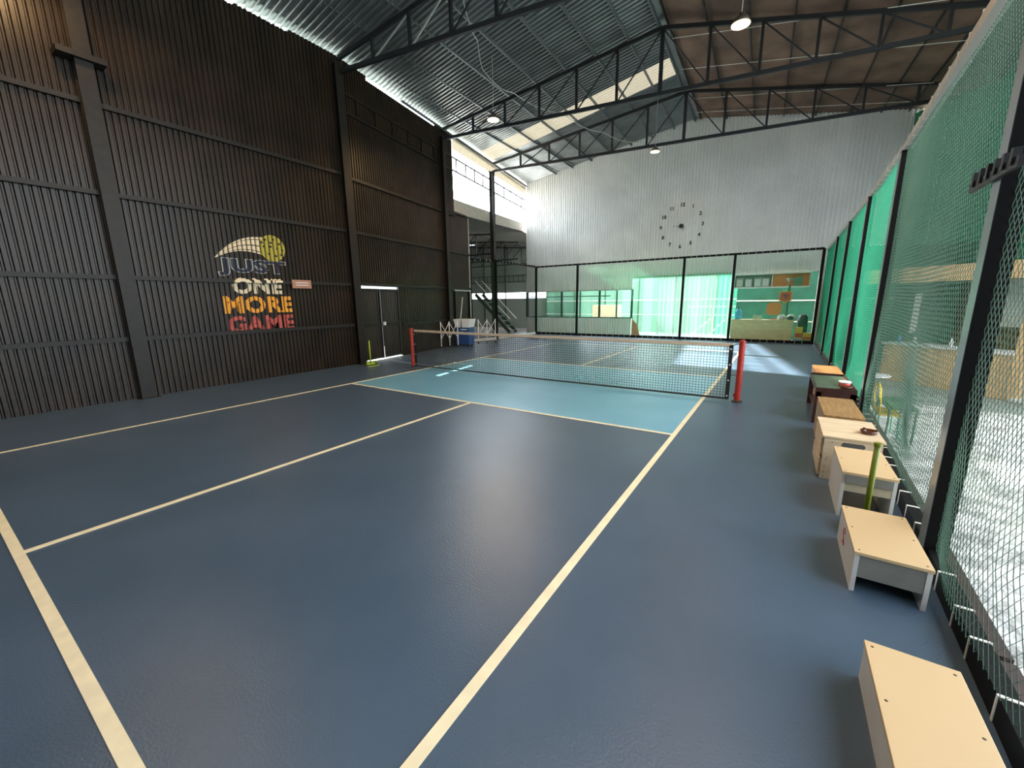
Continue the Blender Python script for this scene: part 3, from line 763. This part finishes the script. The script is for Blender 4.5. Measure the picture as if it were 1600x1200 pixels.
MB().lathe((4.69, -.32, .471), [(.066, 0), (.067, .02), (.055, .024), (.0001, .022)], 20).build('tub_lid', WHITE, tb, True)
# upright lime dustpans
def dustpan(x, y, h, rz, m, label):
    t = thing('dustpan', label, 'dustpan', (x, y, 0), rz, 'upright lime green dustpans')
    def wv(mb): mb.v = [tuple(W[t] @ Vector(p)) for p in mb.v]; return mb
    wv(MB().tube([(0, 0, .06), (0, .0, h)], .017, 12)).build('handle', m, t, True)
    wv(MB().tube([(0, 0, h-.005), (0, 0, h+.02)], .021, 12)).build('cap', m, t)
    wv(MB().add([(-.12, -.02, .0), (.12, -.02, 0), (.14, -.22, 0), (-.14, -.22, 0), (-.12, -.02, .10), (.12, -.02, .10), (.14, -.22, .012), (-.14, -.22, .012), (-.12, .03, .08), (.12, .03, .08), (-.12, .03, .0), (.12, .03, 0)],
                [(0, 1, 2, 3), (0, 3, 7, 4), (1, 5, 6, 2), (3, 2, 6, 7), (4, 5, 9, 8), (8, 9, 11, 10), (0, 10, 11, 1), (4, 8, 10, 0), (5, 1, 11, 9)])).build('pan', m, t)
    return t
dustpan(4.535, -3.47, .59, math.radians(0), OLIVE, 'lime green long-handled dustpan standing in front of the third box bench')
dustpan(-4.72, -.33, .60, math.radians(68), LIME, 'lime green long-handled dustpan on the floor by the gate column')

# ------------------------------------------------------------------ bins and barriers by the black wall
bn = thing('blue_bin', 'blue bin with a cream upper box standing against the black wall', 'bin', (-5.57, 4.45, 0), math.radians(9.7))
def LB(t, name, m, *a): return local_box(t, name, m, *a)
LB(bn, 'bin_body', BLUEB, -.27, -.2, .05, .27, .2, .52); LB(bn, 'bin_band', mat('blue_band', (.03, .09, .2), .4), -.275, -.205, .52, .275, .205, .66)
mbx = MB().add([(-.27, -.2, .66), (.27, -.2, .66), (.27, .2, .66), (-.27, .2, .66), (-.33, -.24, .95), (.33, -.24, .95), (.33, .24, .95), (-.33, .24, .95)], [(0, 3, 2, 1), (0, 1, 5, 4), (1, 2, 6, 5), (2, 3, 7, 6), (3, 0, 4, 7), (4, 5, 6, 7)])
mbx.v = [tuple(W[bn] @ Vector(p)) for p in mbx.v]; mbx.build('upper_box', WHITE, bn)
LB(bn, 'seam', BLK, -.006, -.245, .66, .006, -.2, .95)
LB(bn, 'print', WHITE, -.05, -.208, .57, .2, -.204, .60)
for (a, b_) in ((-.2, -.15), (.2, -.15), (-.2, .15), (.2, .15)): LB(bn, 'caster', BLK, a-.03, b_-.03, 0, a+.03, b_+.03, .05)
pl_ = MB().tube([(-5.72, 4.42, .975), (-5.96, 4.85, 1.72)], .012, 8).build('pole', WHITE); tag(pl_, 'thin white pole leaning on the wall above the blue bin', 'pole')
def barrier(a, c_, h, n, label):
    t = thing('folding_barrier', label, 'barrier', (a[0], a[1], 0), 0, 'white folding lattice barriers')
    a = Vector((*a, 0)); c_ = Vector((*c_, 0))
    for i in range(n+1):
        p = a.lerp(c_, i/n); MB().tube([p+Vector((0, 0, .07)), p+Vector((0, 0, h))], .017, 8).build('upright', WHITE, t)
        MB().lathe((p.x, p.y, 0), [(.028, 0), (.03, .03), (.02, .07)], 10).build('caster', BLK, t)
    for i in range(n):
        p, q = a.lerp(c_, i/n), a.lerp(c_, (i+1)/n); m_ = (p+q)/2
        for (z0, z1) in ((.32, h-.03), (h-.03, .32)): MB().beam(p+Vector((0, 0, z0)), q+Vector((0, 0, z1)), .022, .012).build('lattice_bar', WHITE, t)
    return t
barrier((-5.62, 3.25), (-5.48, 3.95), .90, 2, 'white folding lattice barrier left of the blue bin')
barrier((-5.50, 5.15), (-5.22, 5.85), .90, 2, 'white folding lattice barrier right of the blue bin')

# ------------------------------------------------------------------ lounge strip behind the back fence (right part)
ct = thing('service_counter', 'long wood-grained counter with brass knobs behind the back fence', 'counter', (3.33, 10.7, 0))
MB().box(2.40, 10.45, .03, 4.32, 10.95, .74).build('body', COUNT, ct); MB().box(2.36, 10.42, .74, 4.36, 10.98, .78).build('worktop', COUNT, ct)
for i in range(3):
    for k in range(2):
        x0 = 2.42+i*.635; z0 = .06+k*.34
        d = MB().box(x0, 10.432, z0, x0+.62, 10.45, z0+.32).build('door', COUNT, ct)
        MB().lathe((x0+.56, 10.425, z0+(.27 if k else .06)), [(.014, -.01), (.014, .01)], 8).build('knob', YEL, d)
# jug
jg = thing('water_jug', 'blue water cooler bottle on the left end of the counter', 'bottle', (2.58, 10.7, .78))
MB().lathe((2.58, 10.7, .78), [(.105, 0), (.12, .02), (.12, .10), (.113, .115), (.12, .13), (.12, .21), (.113, .225), (.12, .24), (.115, .30), (.05, .37), (.04, .385)], 18).build('bottle_body', JUG, jg, True)
MB().lathe((2.58, 10.7, 1.165), [(.042, 0), (.042, .04)], 14).build('bottle_cap', BLUEB, jg)
def paddle(cx, cy, cz, wd, h, m, label, face=None, hang=False):
    t = thing('paddle_sign', label, 'sign', (cx, cy, cz)); n = 28; vs = []
    for k in range(n):
        a = 2*math.pi*k/n; ca, sa = math.cos(a), math.sin(a); e = .45
        vs.append((cx+wd/2*math.copysign(abs(ca)**e, ca), cz+h/2*math.copysign(abs(sa)**e, sa)))
    MB().add([(x, cy, z) for x, z in vs]+[(x, cy+.02, z) for x, z in vs], [tuple(range(n)), tuple(range(n, 2*n))[::-1]]+[(k, k+n, (k+1) % n+n, (k+1) % n) for k in range(n)]).build('paddle_face', m, t)
    if face: MB().add([(cx+(x-cx)*.78, cy-.004, cz+(z-cz)*.78) for x, z in vs], [tuple(range(n))]).build('paddle_print', face, t)
    return t
pd = paddle(3.70, 10.6, 1.17, .46, .44, ORP, 'large plain orange paddle standing on the counter')
MB().beam((3.70, 10.61, .80), (3.70, 10.61, .97), .05, .02).build('handle', REDB, pd)
MB().box(3.58, 10.56, .78, 3.82, 10.68, .80).build('stand', REDB, pd)
sg = thing('shield_sign', 'red and yellow shield shaped sign hanging on a dark post above the counter', 'sign', (4.0, 10.55, 1.58))
sv = [(-.19, .19), (.19, .19), (.19, -.12), (0, -.22), (-.19, -.12)]
for sc_, yy, m_ in ((1, 0, YEL), (.84, -.006, REDB)):
    vs = [(4.0+a*sc_, 1.58+b_*sc_) for a, b_ in sv]; n = 5
    MB().add([(x, 10.55+yy, z) for x, z in vs]+[(x, 10.565+yy, z) for x, z in vs], [tuple(range(n))[::-1], tuple(range(n, 2*n))]+[(k, (k+1) % n, (k+1) % n+n, k+n) for k in range(n)]).build('shield', m_, sg)
MB().box(3.93, 10.535, 1.60, 4.07, 10.541, 1.66).box(3.99, 10.535, 1.5, 4.05, 10.541, 1.6).build('shield_print', mat('plum_print', (.25, .05, .12), .5), sg)
po = MB().box(4.06, 10.80, .781, 4.12, 10.86, 1.98).build('sign_post', DGREEN); tag(po, 'dark green post rising from the counter behind the shield sign', 'post')
def helmet(x, lab, visor):
    t = thing('helmet', lab, 'helmet', (x, 10.6, .78))
    MB().lathe((x, 10.6, .78), [(.11, 0), (.135, .05), (.13, .11), (.10, .16), (.05, .19), (.0001, .195)], 18).build('shell', WHITE, t, True)
    if visor: MB().lathe((x-.01, 10.55, .79), [(.09, 0), (.105, .04), (.10, .09), (.06, .13), (.0001, .14)], 14).build('visor', BLK, t, True)
helmet(3.955, 'round white helmet next to the orange paddle on the counter', False); helmet(4.235, 'white helmet with a black visor at the right end of the counter', True)
bx = thing('wooden_basket', 'small slatted basket in the middle of the counter', 'basket', (3.22, 10.6, .78))
for k in range(6): MB().box(3.08+k*.05, 10.52, .78, 3.11+k*.05, 10.53, .94).build('slat', PLY, bx)
MB().box(3.07, 10.53, .78, 3.38, 10.68, .80).build('base', PLY, bx)
for (x, z, m_, m2, lab, wd, hh) in ((4.50, .16, YEL, REDB, 'yellow and red carton stacked on a blue crate right of the counter', .22, .38), (4.785, .103, YEL, REDB, 'wide yellow carton lying beside the stacked cartons', .30, .24)):
    t = thing('carton', lab, 'carton', (x, 10.5, 0)); MB().box(x-wd/2, 10.4, z+.002, x+wd/2, 10.6, z+hh).build('carton_body', m_, t)
    MB().box(x-wd/2+.01, 10.396, z+.03, x+wd/2-.01, 10.4, z+hh*.45).build('carton_print', m2, t)
cr = thing('storage_crate', 'pale blue crate under the stacked yellow cartons', 'crate', (4.48, 10.5, 0)); MB().box(4.36, 10.4, 0, 4.615, 10.62, .16).build('crate_body', mat('pale_blue', (.35, .5, .65), .5), cr); MB().box(4.35, 10.395, .13, 4.62, 10.4, .155).build('crate_rim', WHITE, cr)
c2 = thing('storage_crate', 'dark crate under the wide yellow carton', 'crate', (4.77, 10.5, 0)); MB().box(4.64, 10.4, 0, 4.90, 10.62, .10).build('crate_body', DGREEN, c2)
dr = thing('drum', 'dark round drum standing behind the yellow cartons', 'drum', (4.60, 10.95, 0)); MB().lathe((4.60, 10.95, 0), [(.15, 0), (.16, .3), (.16, .85), (.12, .95), (.0001, .97)], 18).build('drum_body', BLK, dr, True)
# wall shelf
sh = thing('wall_shelf', 'long white shelf case over the counter, left half grey, right half orange', 'shelf', (3.46, YB-.06, 1.9))
MB().box(2.30, YB-.32, 1.92, 4.68, YB-.04, 1.96).build('shelf_board', WHITE, sh); MB().box(2.30, YB-.32, 2.40, 4.68, YB-.04, 2.44).build('shelf_board', WHITE, sh)
for x in (2.30, 3.52, 4.65): MB().box(x, YB-.32, 1.96, x+.03, YB-.04, 2.40).build('shelf_upright', WHITE, sh)
MB().box(2.33, YB-.08, 1.96, 3.52, YB-.04, 2.40).build('back_board', GREYB, sh); MB().box(3.55, YB-.08, 1.96, 4.65, YB-.04, 2.40).build('back_board', ORP, sh)
for k, x in enumerate((2.48, 2.78, 3.08, 3.33)):
    t = thing('framed_picture', ('leftmost', 'second from left', 'third from left', 'rightmost')[k]+' small framed black and white print in the grey half of the shelf', 'picture', (x, YB-.2, 1.96), 0, 'framed prints on the shelf')
    MB().box(x-.12, YB-.22, 1.961, x+.12, YB-.2, 2.30-.03*(k % 2)).build('frame', GRN, t); MB().box(x-.09, YB-.224, 1.99, x+.09, YB-.22, 2.24).build('print', WHITE, t)
    MB().beam((x-.06, YB-.226, 2.19), (x, YB-.226, 2.12), .02, .003).beam((x+.06, YB-.226, 2.19), (x, YB-.226, 2.12), .02, .003).build('print_mark', BLK, t)
tr = thing('trophy', 'silver trophy cup in the orange half of the shelf', 'trophy', (4.05, YB-.2, 1.961))
MB().lathe((4.05, YB-.2, 1.961), [(.06, 0), (.06, .03), (.015, .06), (.015, .13), (.05, .17), (.10, .27), (.10, .28), (.0001, .2)], 16).build('cup', mat('silver', (.8, .8, .78), .2, metal=1), tr, True)
for s_ in (-1, 1): MB().tube([(4.05+s_*.09, YB-.2, 2.22), (4.05+s_*.15, YB-.2, 2.20), (4.05+s_*.08, YB-.2, 2.14)], .008, 6).build('handle', STRAP, tr)
t = thing('framed_picture', 'pale green frame leaning in the orange half of the shelf', 'picture', (4.32, YB-.15, 1.961)); MB().box(4.2, YB-.16, 1.961, 4.45, YB-.14, 2.28).build('frame', GREENP, t)
# hanging strips in the doorway
pv = thing('strip_curtain', 'translucent plastic strip curtain hanging in the wide doorway of the pale wall', 'curtain', (.8, YB, 2.46))
for i in range(17):
    x = -.58+i*.165; 
    MB().add([(x+.01, YB+.02*(i % 2), .06), (x+.07, YB+.02*(i % 2)-.012, .06), (x+.13, YB+.02*(i % 2), .06), (x+.01, YB+.02*(i % 2), 2.47), (x+.07, YB+.02*(i % 2)-.012, 2.47), (x+.13, YB+.02*(i % 2), 2.47)], [(0, 1, 4, 3), (1, 2, 5, 4)]).build('strip', STRIP, pv)
# terracotta board leaning by the doorway
MBt = MB().add([(-1.62, YB-.1, 0), (-1.25, YB-.1, 0), (-1.38, YB-.06, .45), (-1.62, YB-.05, .72), (-1.62, YB-.07, 0), (-1.25, YB-.07, 0), (-1.38, YB-.03, .45), (-1.62, YB-.02, .72)], [(0, 1, 2, 3), (7, 6, 5, 4), (0, 4, 5, 1), (1, 5, 6, 2), (2, 6, 7, 3), (3, 7, 4, 0)])
tag(MBt.build('broken_board', BRICK), 'broken terracotta coloured board leaning at the left edge of the doorway', 'board')

# ------------------------------------------------------------------ yard behind the hall
gw = thing('wall_yard', None, None, kind='structure')
for i in range(9):
    x = -9+i*2.0
    mb = MB(); n = 8
    for k in range(n+1):
        xx = x+2.0*k/n; mb.v += [(xx, 17+.06*math.sin(xx*5), -.3), (xx, 17+.06*math.sin(xx*5), 2.95)]
    for k in range(n): mb.f.append((2*k, 2*k+2, 2*k+3, 2*k+1))
    mb.build('cloth_panel', NETP if i <= 4 else NETB, gw)
    MB().box(x-.03, 16.9, -.3, x+.03, 16.96, 3.5).build('yard_post', DGREEN, gw)
MB().box(-9, 16.88, 1.5, 9, 16.92, 1.54).build('yard_rail', STRAP, gw); MB().box(-9, 16.88, .7, 9, 16.92, .73).build('yard_rail', STRAP, gw)
yt = MB().box(-4.6, 14.0, -.3, -3.2, 14.6, 1.3).build('yellow_crate', PLY); tag(yt, 'tall pale wooden crate in the yard seen through the window band', 'crate')
ds = thing('garden_frame', 'light steel frame standing in the yard behind the strip curtain', 'frame', (1.2, 14, -.3))
for a, c_ in (((.2, 14, -.3), (1.3, 14, .7)), ((1.0, 14, -.3), (2.0, 14, .8)), ((1.3, 14, -.3), (1.3, 14, 1.2)), ((.2, 14, 1.2), (2.4, 14, 1.2)), ((2.4, 14, -.3), (2.4, 14, 1.2))): MB().beam(a, c_, .04).build('bar', STRAP, ds)
GC = MB().add([(2.3, 12.9, -.3), (7, 12.9, -.3), (7, 12.9, 2.62), (2.3, 12.9, 2.62)], [(0, 1, 2, 3)]).build('green_cloth', NETM)
tag(GC, 'green cloth screen hung behind the counter', 'screen')
MB().box(2.3, 12.84, 1.42, 7, 12.87, 1.47).build('screen_rail', STRAP, GC); MB().box(2.3, 12.84, .60, 7, 12.87, .64).build('screen_rail', STRAP, GC)

# ------------------------------------------------------------------ neighbouring shed to the left
ns = thing('neighbour_shed', 'dark neighbouring shed with lattice trusses seen through the opening in the black wall', 'shed', (-12, 8, -.3))
def shp(x, y, z): return (x, y, z)
for i in range(8):
    y0 = 3.6+i*1.75
    MB().add([(-21, y0, 6.2), (xw(y0)-.12, y0, 4.93), (xw(y0+1.75)-.12, y0+1.75, 4.93), (-21, y0+1.75, 6.2)], [(0, 1, 2, 3)]).build('roof_sheet', SHEDM, ns)
    MB().add([(-21, y0, 6.26), (xw(y0)-.16, y0, 4.99), (xw(y0+1.75)-.16, y0+1.75, 4.99), (-21, y0+1.75, 6.26)], [(0, 1, 2, 3)]).build('bounce_sheet', CREAM, ns)  # unseen pale sheet added to bounce sunlight up under the eave
for y in (7.2, 10.2, 13.2, 16.0):
    xa, xb = -20, -7.4-.17*(y-5); n = 10
    MB().beam((xa, y, 3.9), (xb, y, 3.9), .06, .07).build('bottom_chord', SHEDT, ns); MB().beam((xa, y, 5.7), (xb, y, 4.8), .06, .07).build('top_chord', SHEDT, ns)
    mb = MB()
    for k in range(n):
        a = xa+(xb-xa)*k/n; c_ = xa+(xb-xa)*(k+1)/n; tz = lambda q: 5.7-.9*(q-xa)/(xb-xa)
        MB().beam((a, y, 3.9), (a, y, tz(a)), .04).build('vertical', SHEDT, ns); MB().beam((a, y, 3.9), (c_, y, tz(c_)), .03).build('diagonal', SHEDT, ns)
for x in (-9.5, -12.0, -14.5): MB().beam((x, 5.2, 4.75+(-x-8)*.08), (x, 17, 4.75+(-x-8)*.08), .05).build('purlin', SHEDT, ns)
for i in range(7):
    x = -20+i*1.87; MB().add([(x, 17.4, -.3), (x+1.85, 17.4, -.3), (x+1.85, 17.4, 1.75), (x, 17.4, 1.75)], [(0, 1, 2, 3)]).build('wall_panel', GLASSP, ns)
    MB().add([(x, 17.4, 2.15), (x+1.85, 17.4, 2.15), (x+1.85, 17.4, 5.6), (x, 17.4, 5.6)], [(0, 1, 2, 3)]).build('wall_panel', GLASSP, ns)
    MB().beam((x, 17.35, -.3), (x, 17.35, 5.6), .06).build('wall_post', SHEDT, ns)
for k in range(34): MB().beam((-19.8+k*.38, 17.33, 2.9), (-19.8+k*.38, 17.33, 3.3), .03).build('ladder_post', SHEDT, ns)
MB().beam((-20, 17.33, 2.9), (-7, 17.33, 2.9), .04).build('wall_rail', SHEDT, ns); MB().beam((-20, 17.33, 3.3), (-7, 17.33, 3.3), .04).build('wall_rail', SHEDT, ns)
MB().add([(-21, 3.6, -.3), (-6.0, 3.6, -.3), (-6.0, 3.6, 4.95), (-21, 3.6, 6.2)], [(0, 1, 2, 3)]).build('side_blocker', GLASSP, ns)  # unseen wall added to darken the shed
MB().add([(-21, 3.6, -.3), (-21, 17.4, -.3), (-21, 17.4, 6.2), (-21, 3.6, 6.2)], [(0, 1, 2, 3)]).build('end_blocker', GLASSP, ns)  # also unseen, added to keep daylight out of the shed
MB().add([(-21, 3.6, -.29), (-6.0, 3.6, -.29), (-7.6, 17.4, -.29), (-21, 17.4, -.29)], [(0, 1, 2, 3)]).build('shed_floor', SHEDM, ns)
for yy in (13.0, 13.7):
    MB().beam((-11.8, yy, 2.0), (-9.3, yy, -.25), .05, .2).build('stair_stringer', SHEDT, ns); MB().beam((-11.8, yy, 2.8), (-9.3, yy, .55), .03, .03).build('stair_handrail', STRAP, ns)
for k in range(8): MB().box(-11.6+k*.3, 13.0, 1.75-k*.27, -11.35+k*.3, 13.7, 1.78-k*.27).build('stair_tread', PURL, ns)

# ------------------------------------------------------------------ right-hand side: kiosk, netted wall, chair, table
A = Vector((6.12, 5.24, 0)); Bk = Vector((7.46, 3.81, 0)); D = (Bk-A).normalized(); Nk = Vector((D.y, -D.x, 0))
if Nk.x > 0: pass
Nin = Vector((-D.y, D.x, 0))      # into the kiosk (away from the court)
if Nin.y < 0: Nin = -Nin
def K(a, n, z): return A+D*a+Nin*n+Vector((0, 0, z))
LK = (Bk-A).length
kk = thing('bar_kiosk', 'wood-clad bar kiosk with a counter and a wooden fascia beyond the right fence', 'kiosk', (6.6, 4.7, -.3))
def kbox(name, m, a0, a1, n0, n1, z0, z1, par=kk):
    mb = MB(); P_ = [K(a0, n0, z0), K(a1, n0, z0), K(a1, n1, z0), K(a0, n1, z0), K(a0, n0, z1), K(a1, n0, z1), K(a1, n1, z1), K(a0, n1, z1)]
    mb.add(P_, [(0,3,2,1),(4,5,6,7),(0,1,5,4),(1,2,6,5),(2,3,7,6),(3,0,4,7)]); return mb.build(name, m, par)
for i in range(4):
    a0 = -.25+i*(LK+.15)/4; kbox('counter_panel', KWOOD, a0, a0+(LK+.15)/4-.008, 0, .05, -.3, .50)
kbox('counter_core', KDARK, -.24, LK-.12, .05, .45, -.3, .50); kbox('countertop', WHITE, -.28, LK-.05, -.04, .5, .50, .54)
for i in range(5):
    a0 = -1.05+i*.62; kbox('fascia_board', KWOOD, a0, a0+.612, -.02, .02, 1.83, 2.14)
kbox('canopy', KDARK, -1.05, LK+.6, .02, 1.5, 2.06, 2.14)
kbox('corner_post', KWOOD, LK-.05, LK+.10, -.02, .10, -.3, 1.83)
kbox('back_wall', KDARK, -1.0, LK+.5, 1.42, 1.47, -.3, 2.06)
kbox('hanging_cloth', NETD, -.9, .35, .9, .92, .54, 2.0); kbox('hanging_cloth', KDARK, .35, 1.0, 1.1, 1.12, .54, 2.0)
kbox('curtain_panel', GRN, 1.15, 1.62, .7, .72, .95, 1.83); kbox('poster', WHITE, -.12, 0, .45, .46, .75, 1.6)
kbox('side_panel', BEIGE, LK+.12, LK+.9, .05, .09, -.22, 1.83); kbox('door_panel', KDARK, LK+.18, LK+.8, .03, .05, -.15, 1.7); kbox('door_sill', WHITE, LK+.02, LK+1.2, -.05, .0, -.3, -.24)
for k, (a, c_) in enumerate(((-.1, JUG), (.2, WHITE), (.85, WHITE), (1.25, STRAP), (1.4, YEL))):
    p = K(a, .2, .541); t = thing('bar_bottle', ('blue bottle at the left end of the kiosk counter', 'small white bottle next to the blue one on the kiosk counter', 'small white bottle right of the middle of the kiosk counter', 'pale grey bottle near the right end of the kiosk counter', 'small yellow bottle at the right end of the kiosk counter')[k], 'bottle', tuple(p), 0, 'bottles on the kiosk counter')
    MB().lathe(tuple(p), [(.03, 0), (.03, .10), (.012, .14), (.012, .17)], 10).build('bottle_glass', c_, t, True)
# dark green netted wall over and behind the kiosk
gr = thing('wall_right', None, None, kind='structure')
q0 = Vector((5.35, 11.3, 0)); pts = [Vector((6.75, 11.36, 0)), Vector((8.0, 9.6, 0)), Vector((8.0, 5.2, 0)), Vector((8.9, 3.3, 0)), Vector((9.6, 1.9, 0))]
for (a, c_) in zip(pts, pts[1:]):
    L = (c_-a).length; n = round(L/1.0); rz = math.atan2((c_-a).y, (c_-a).x)
    for i in range(n):
        p = a.lerp(c_, i/n); link('panel', ribbed(L/n, 5.0, .2, .03), NETD, gr, (p.x, p.y, 2.0), rz)
        MB().beam(p+Vector((-.05, 0, 2.1)), p+Vector((-.05, 0, 6.9)), .012, .012, (1, 0, 0)).build('light_leak_strip', GRN, gr)  # solid pale strips painted as daylight leaking between the sheets
MB().beam((7.9, 9.5, 4.6), (7.9, 5.2, 4.6), .05).build('girt', BROWNS, gr); MB().beam((7.9, 5.2, 4.6), (9.5, 1.9, 4.6), .05).build('girt', BROWNS, gr)
MB().box(7.98, 5.2, -.3, 8.02, 9.6, 2.0).build('lower_panel', NETD, gr); MB().beam((6.75, 11.36, .85), (8.0, 9.6, .85), .02, 2.3).build('lower_panel', NETD, gr)
# mid green screen behind the fence, far part
sc1 = MB().add([(5.4, 8.4, -.3), (7.9, 8.6, -.3), (7.9, 8.6, 2.9), (5.4, 8.4, 2.9)], [(0, 1, 2, 3)]).build('green_cloth', NETB); tag(sc1, 'green cloth screen behind the far bays of the right fence', 'screen')
MB().beam((5.4, 8.37, 1.5), (7.9, 8.57, 1.5), .03).build('screen_rail', STRAP, sc1)
# slatted table, yellow chair and round table just outside the fence
tt_ = thing('slatted_table', 'low dark green slatted table just outside the right fence', 'table', (5.28, .27, -.3))
for k in range(7): MB().box(5.17+k*.043, -.14, .145, 5.205+k*.043, .68, .16).build('slat', DGREEN, tt_)
for (x, y) in ((5.45, -.10), (5.45, .64), (5.20, -.10), (5.20, .64)): MB().tube([(x, y, -.29), (x, y, .145)], .012, 8).build('leg', DGREEN, tt_)
ch = thing('yellow_chair', 'small yellow chair with a curved back tucked under the slatted table', 'chair', (5.205, .25, -.3))
MB().box(5.115, .03, .02, 5.355, .47, .045).build('seat', YEL, ch, bevel=.008)
for (x, y) in ((5.135, .06), (5.335, .06), (5.135, .44), (5.335, .44)): MB().tube([(x, y, .02), (x+.01, y, -.29)], .011, 8).build('leg', GREENP, ch)
MB().tube([(5.130, .05, .04), (5.120, .04, .22), (5.115, .10, .36), (5.115, .25, .41), (5.115, .40, .36), (5.120, .46, .22), (5.130, .45, .04)], .012, 8).build('back_frame', YEL, ch, True)
rt_ = thing('round_table', 'round pale table just outside the right fence beyond the yellow chair', 'table', (5.36, 2.35, -.3))
MB().lathe((5.36, 2.35, .20), [(.0001, 0), (.24, 0), (.24, .022), (.0001, .022)], 28).build('tabletop', WHITE, rt_); MB().tube([(5.36, 2.35, -.27), (5.36, 2.35, .20)], .03, 10).build('table_column', DGREEN, rt_)
MB().lathe((5.36, 2.35, -.295), [(.16, 0), (.16, .02), (.03, .05)], 20).build('table_foot', DGREEN, rt_)
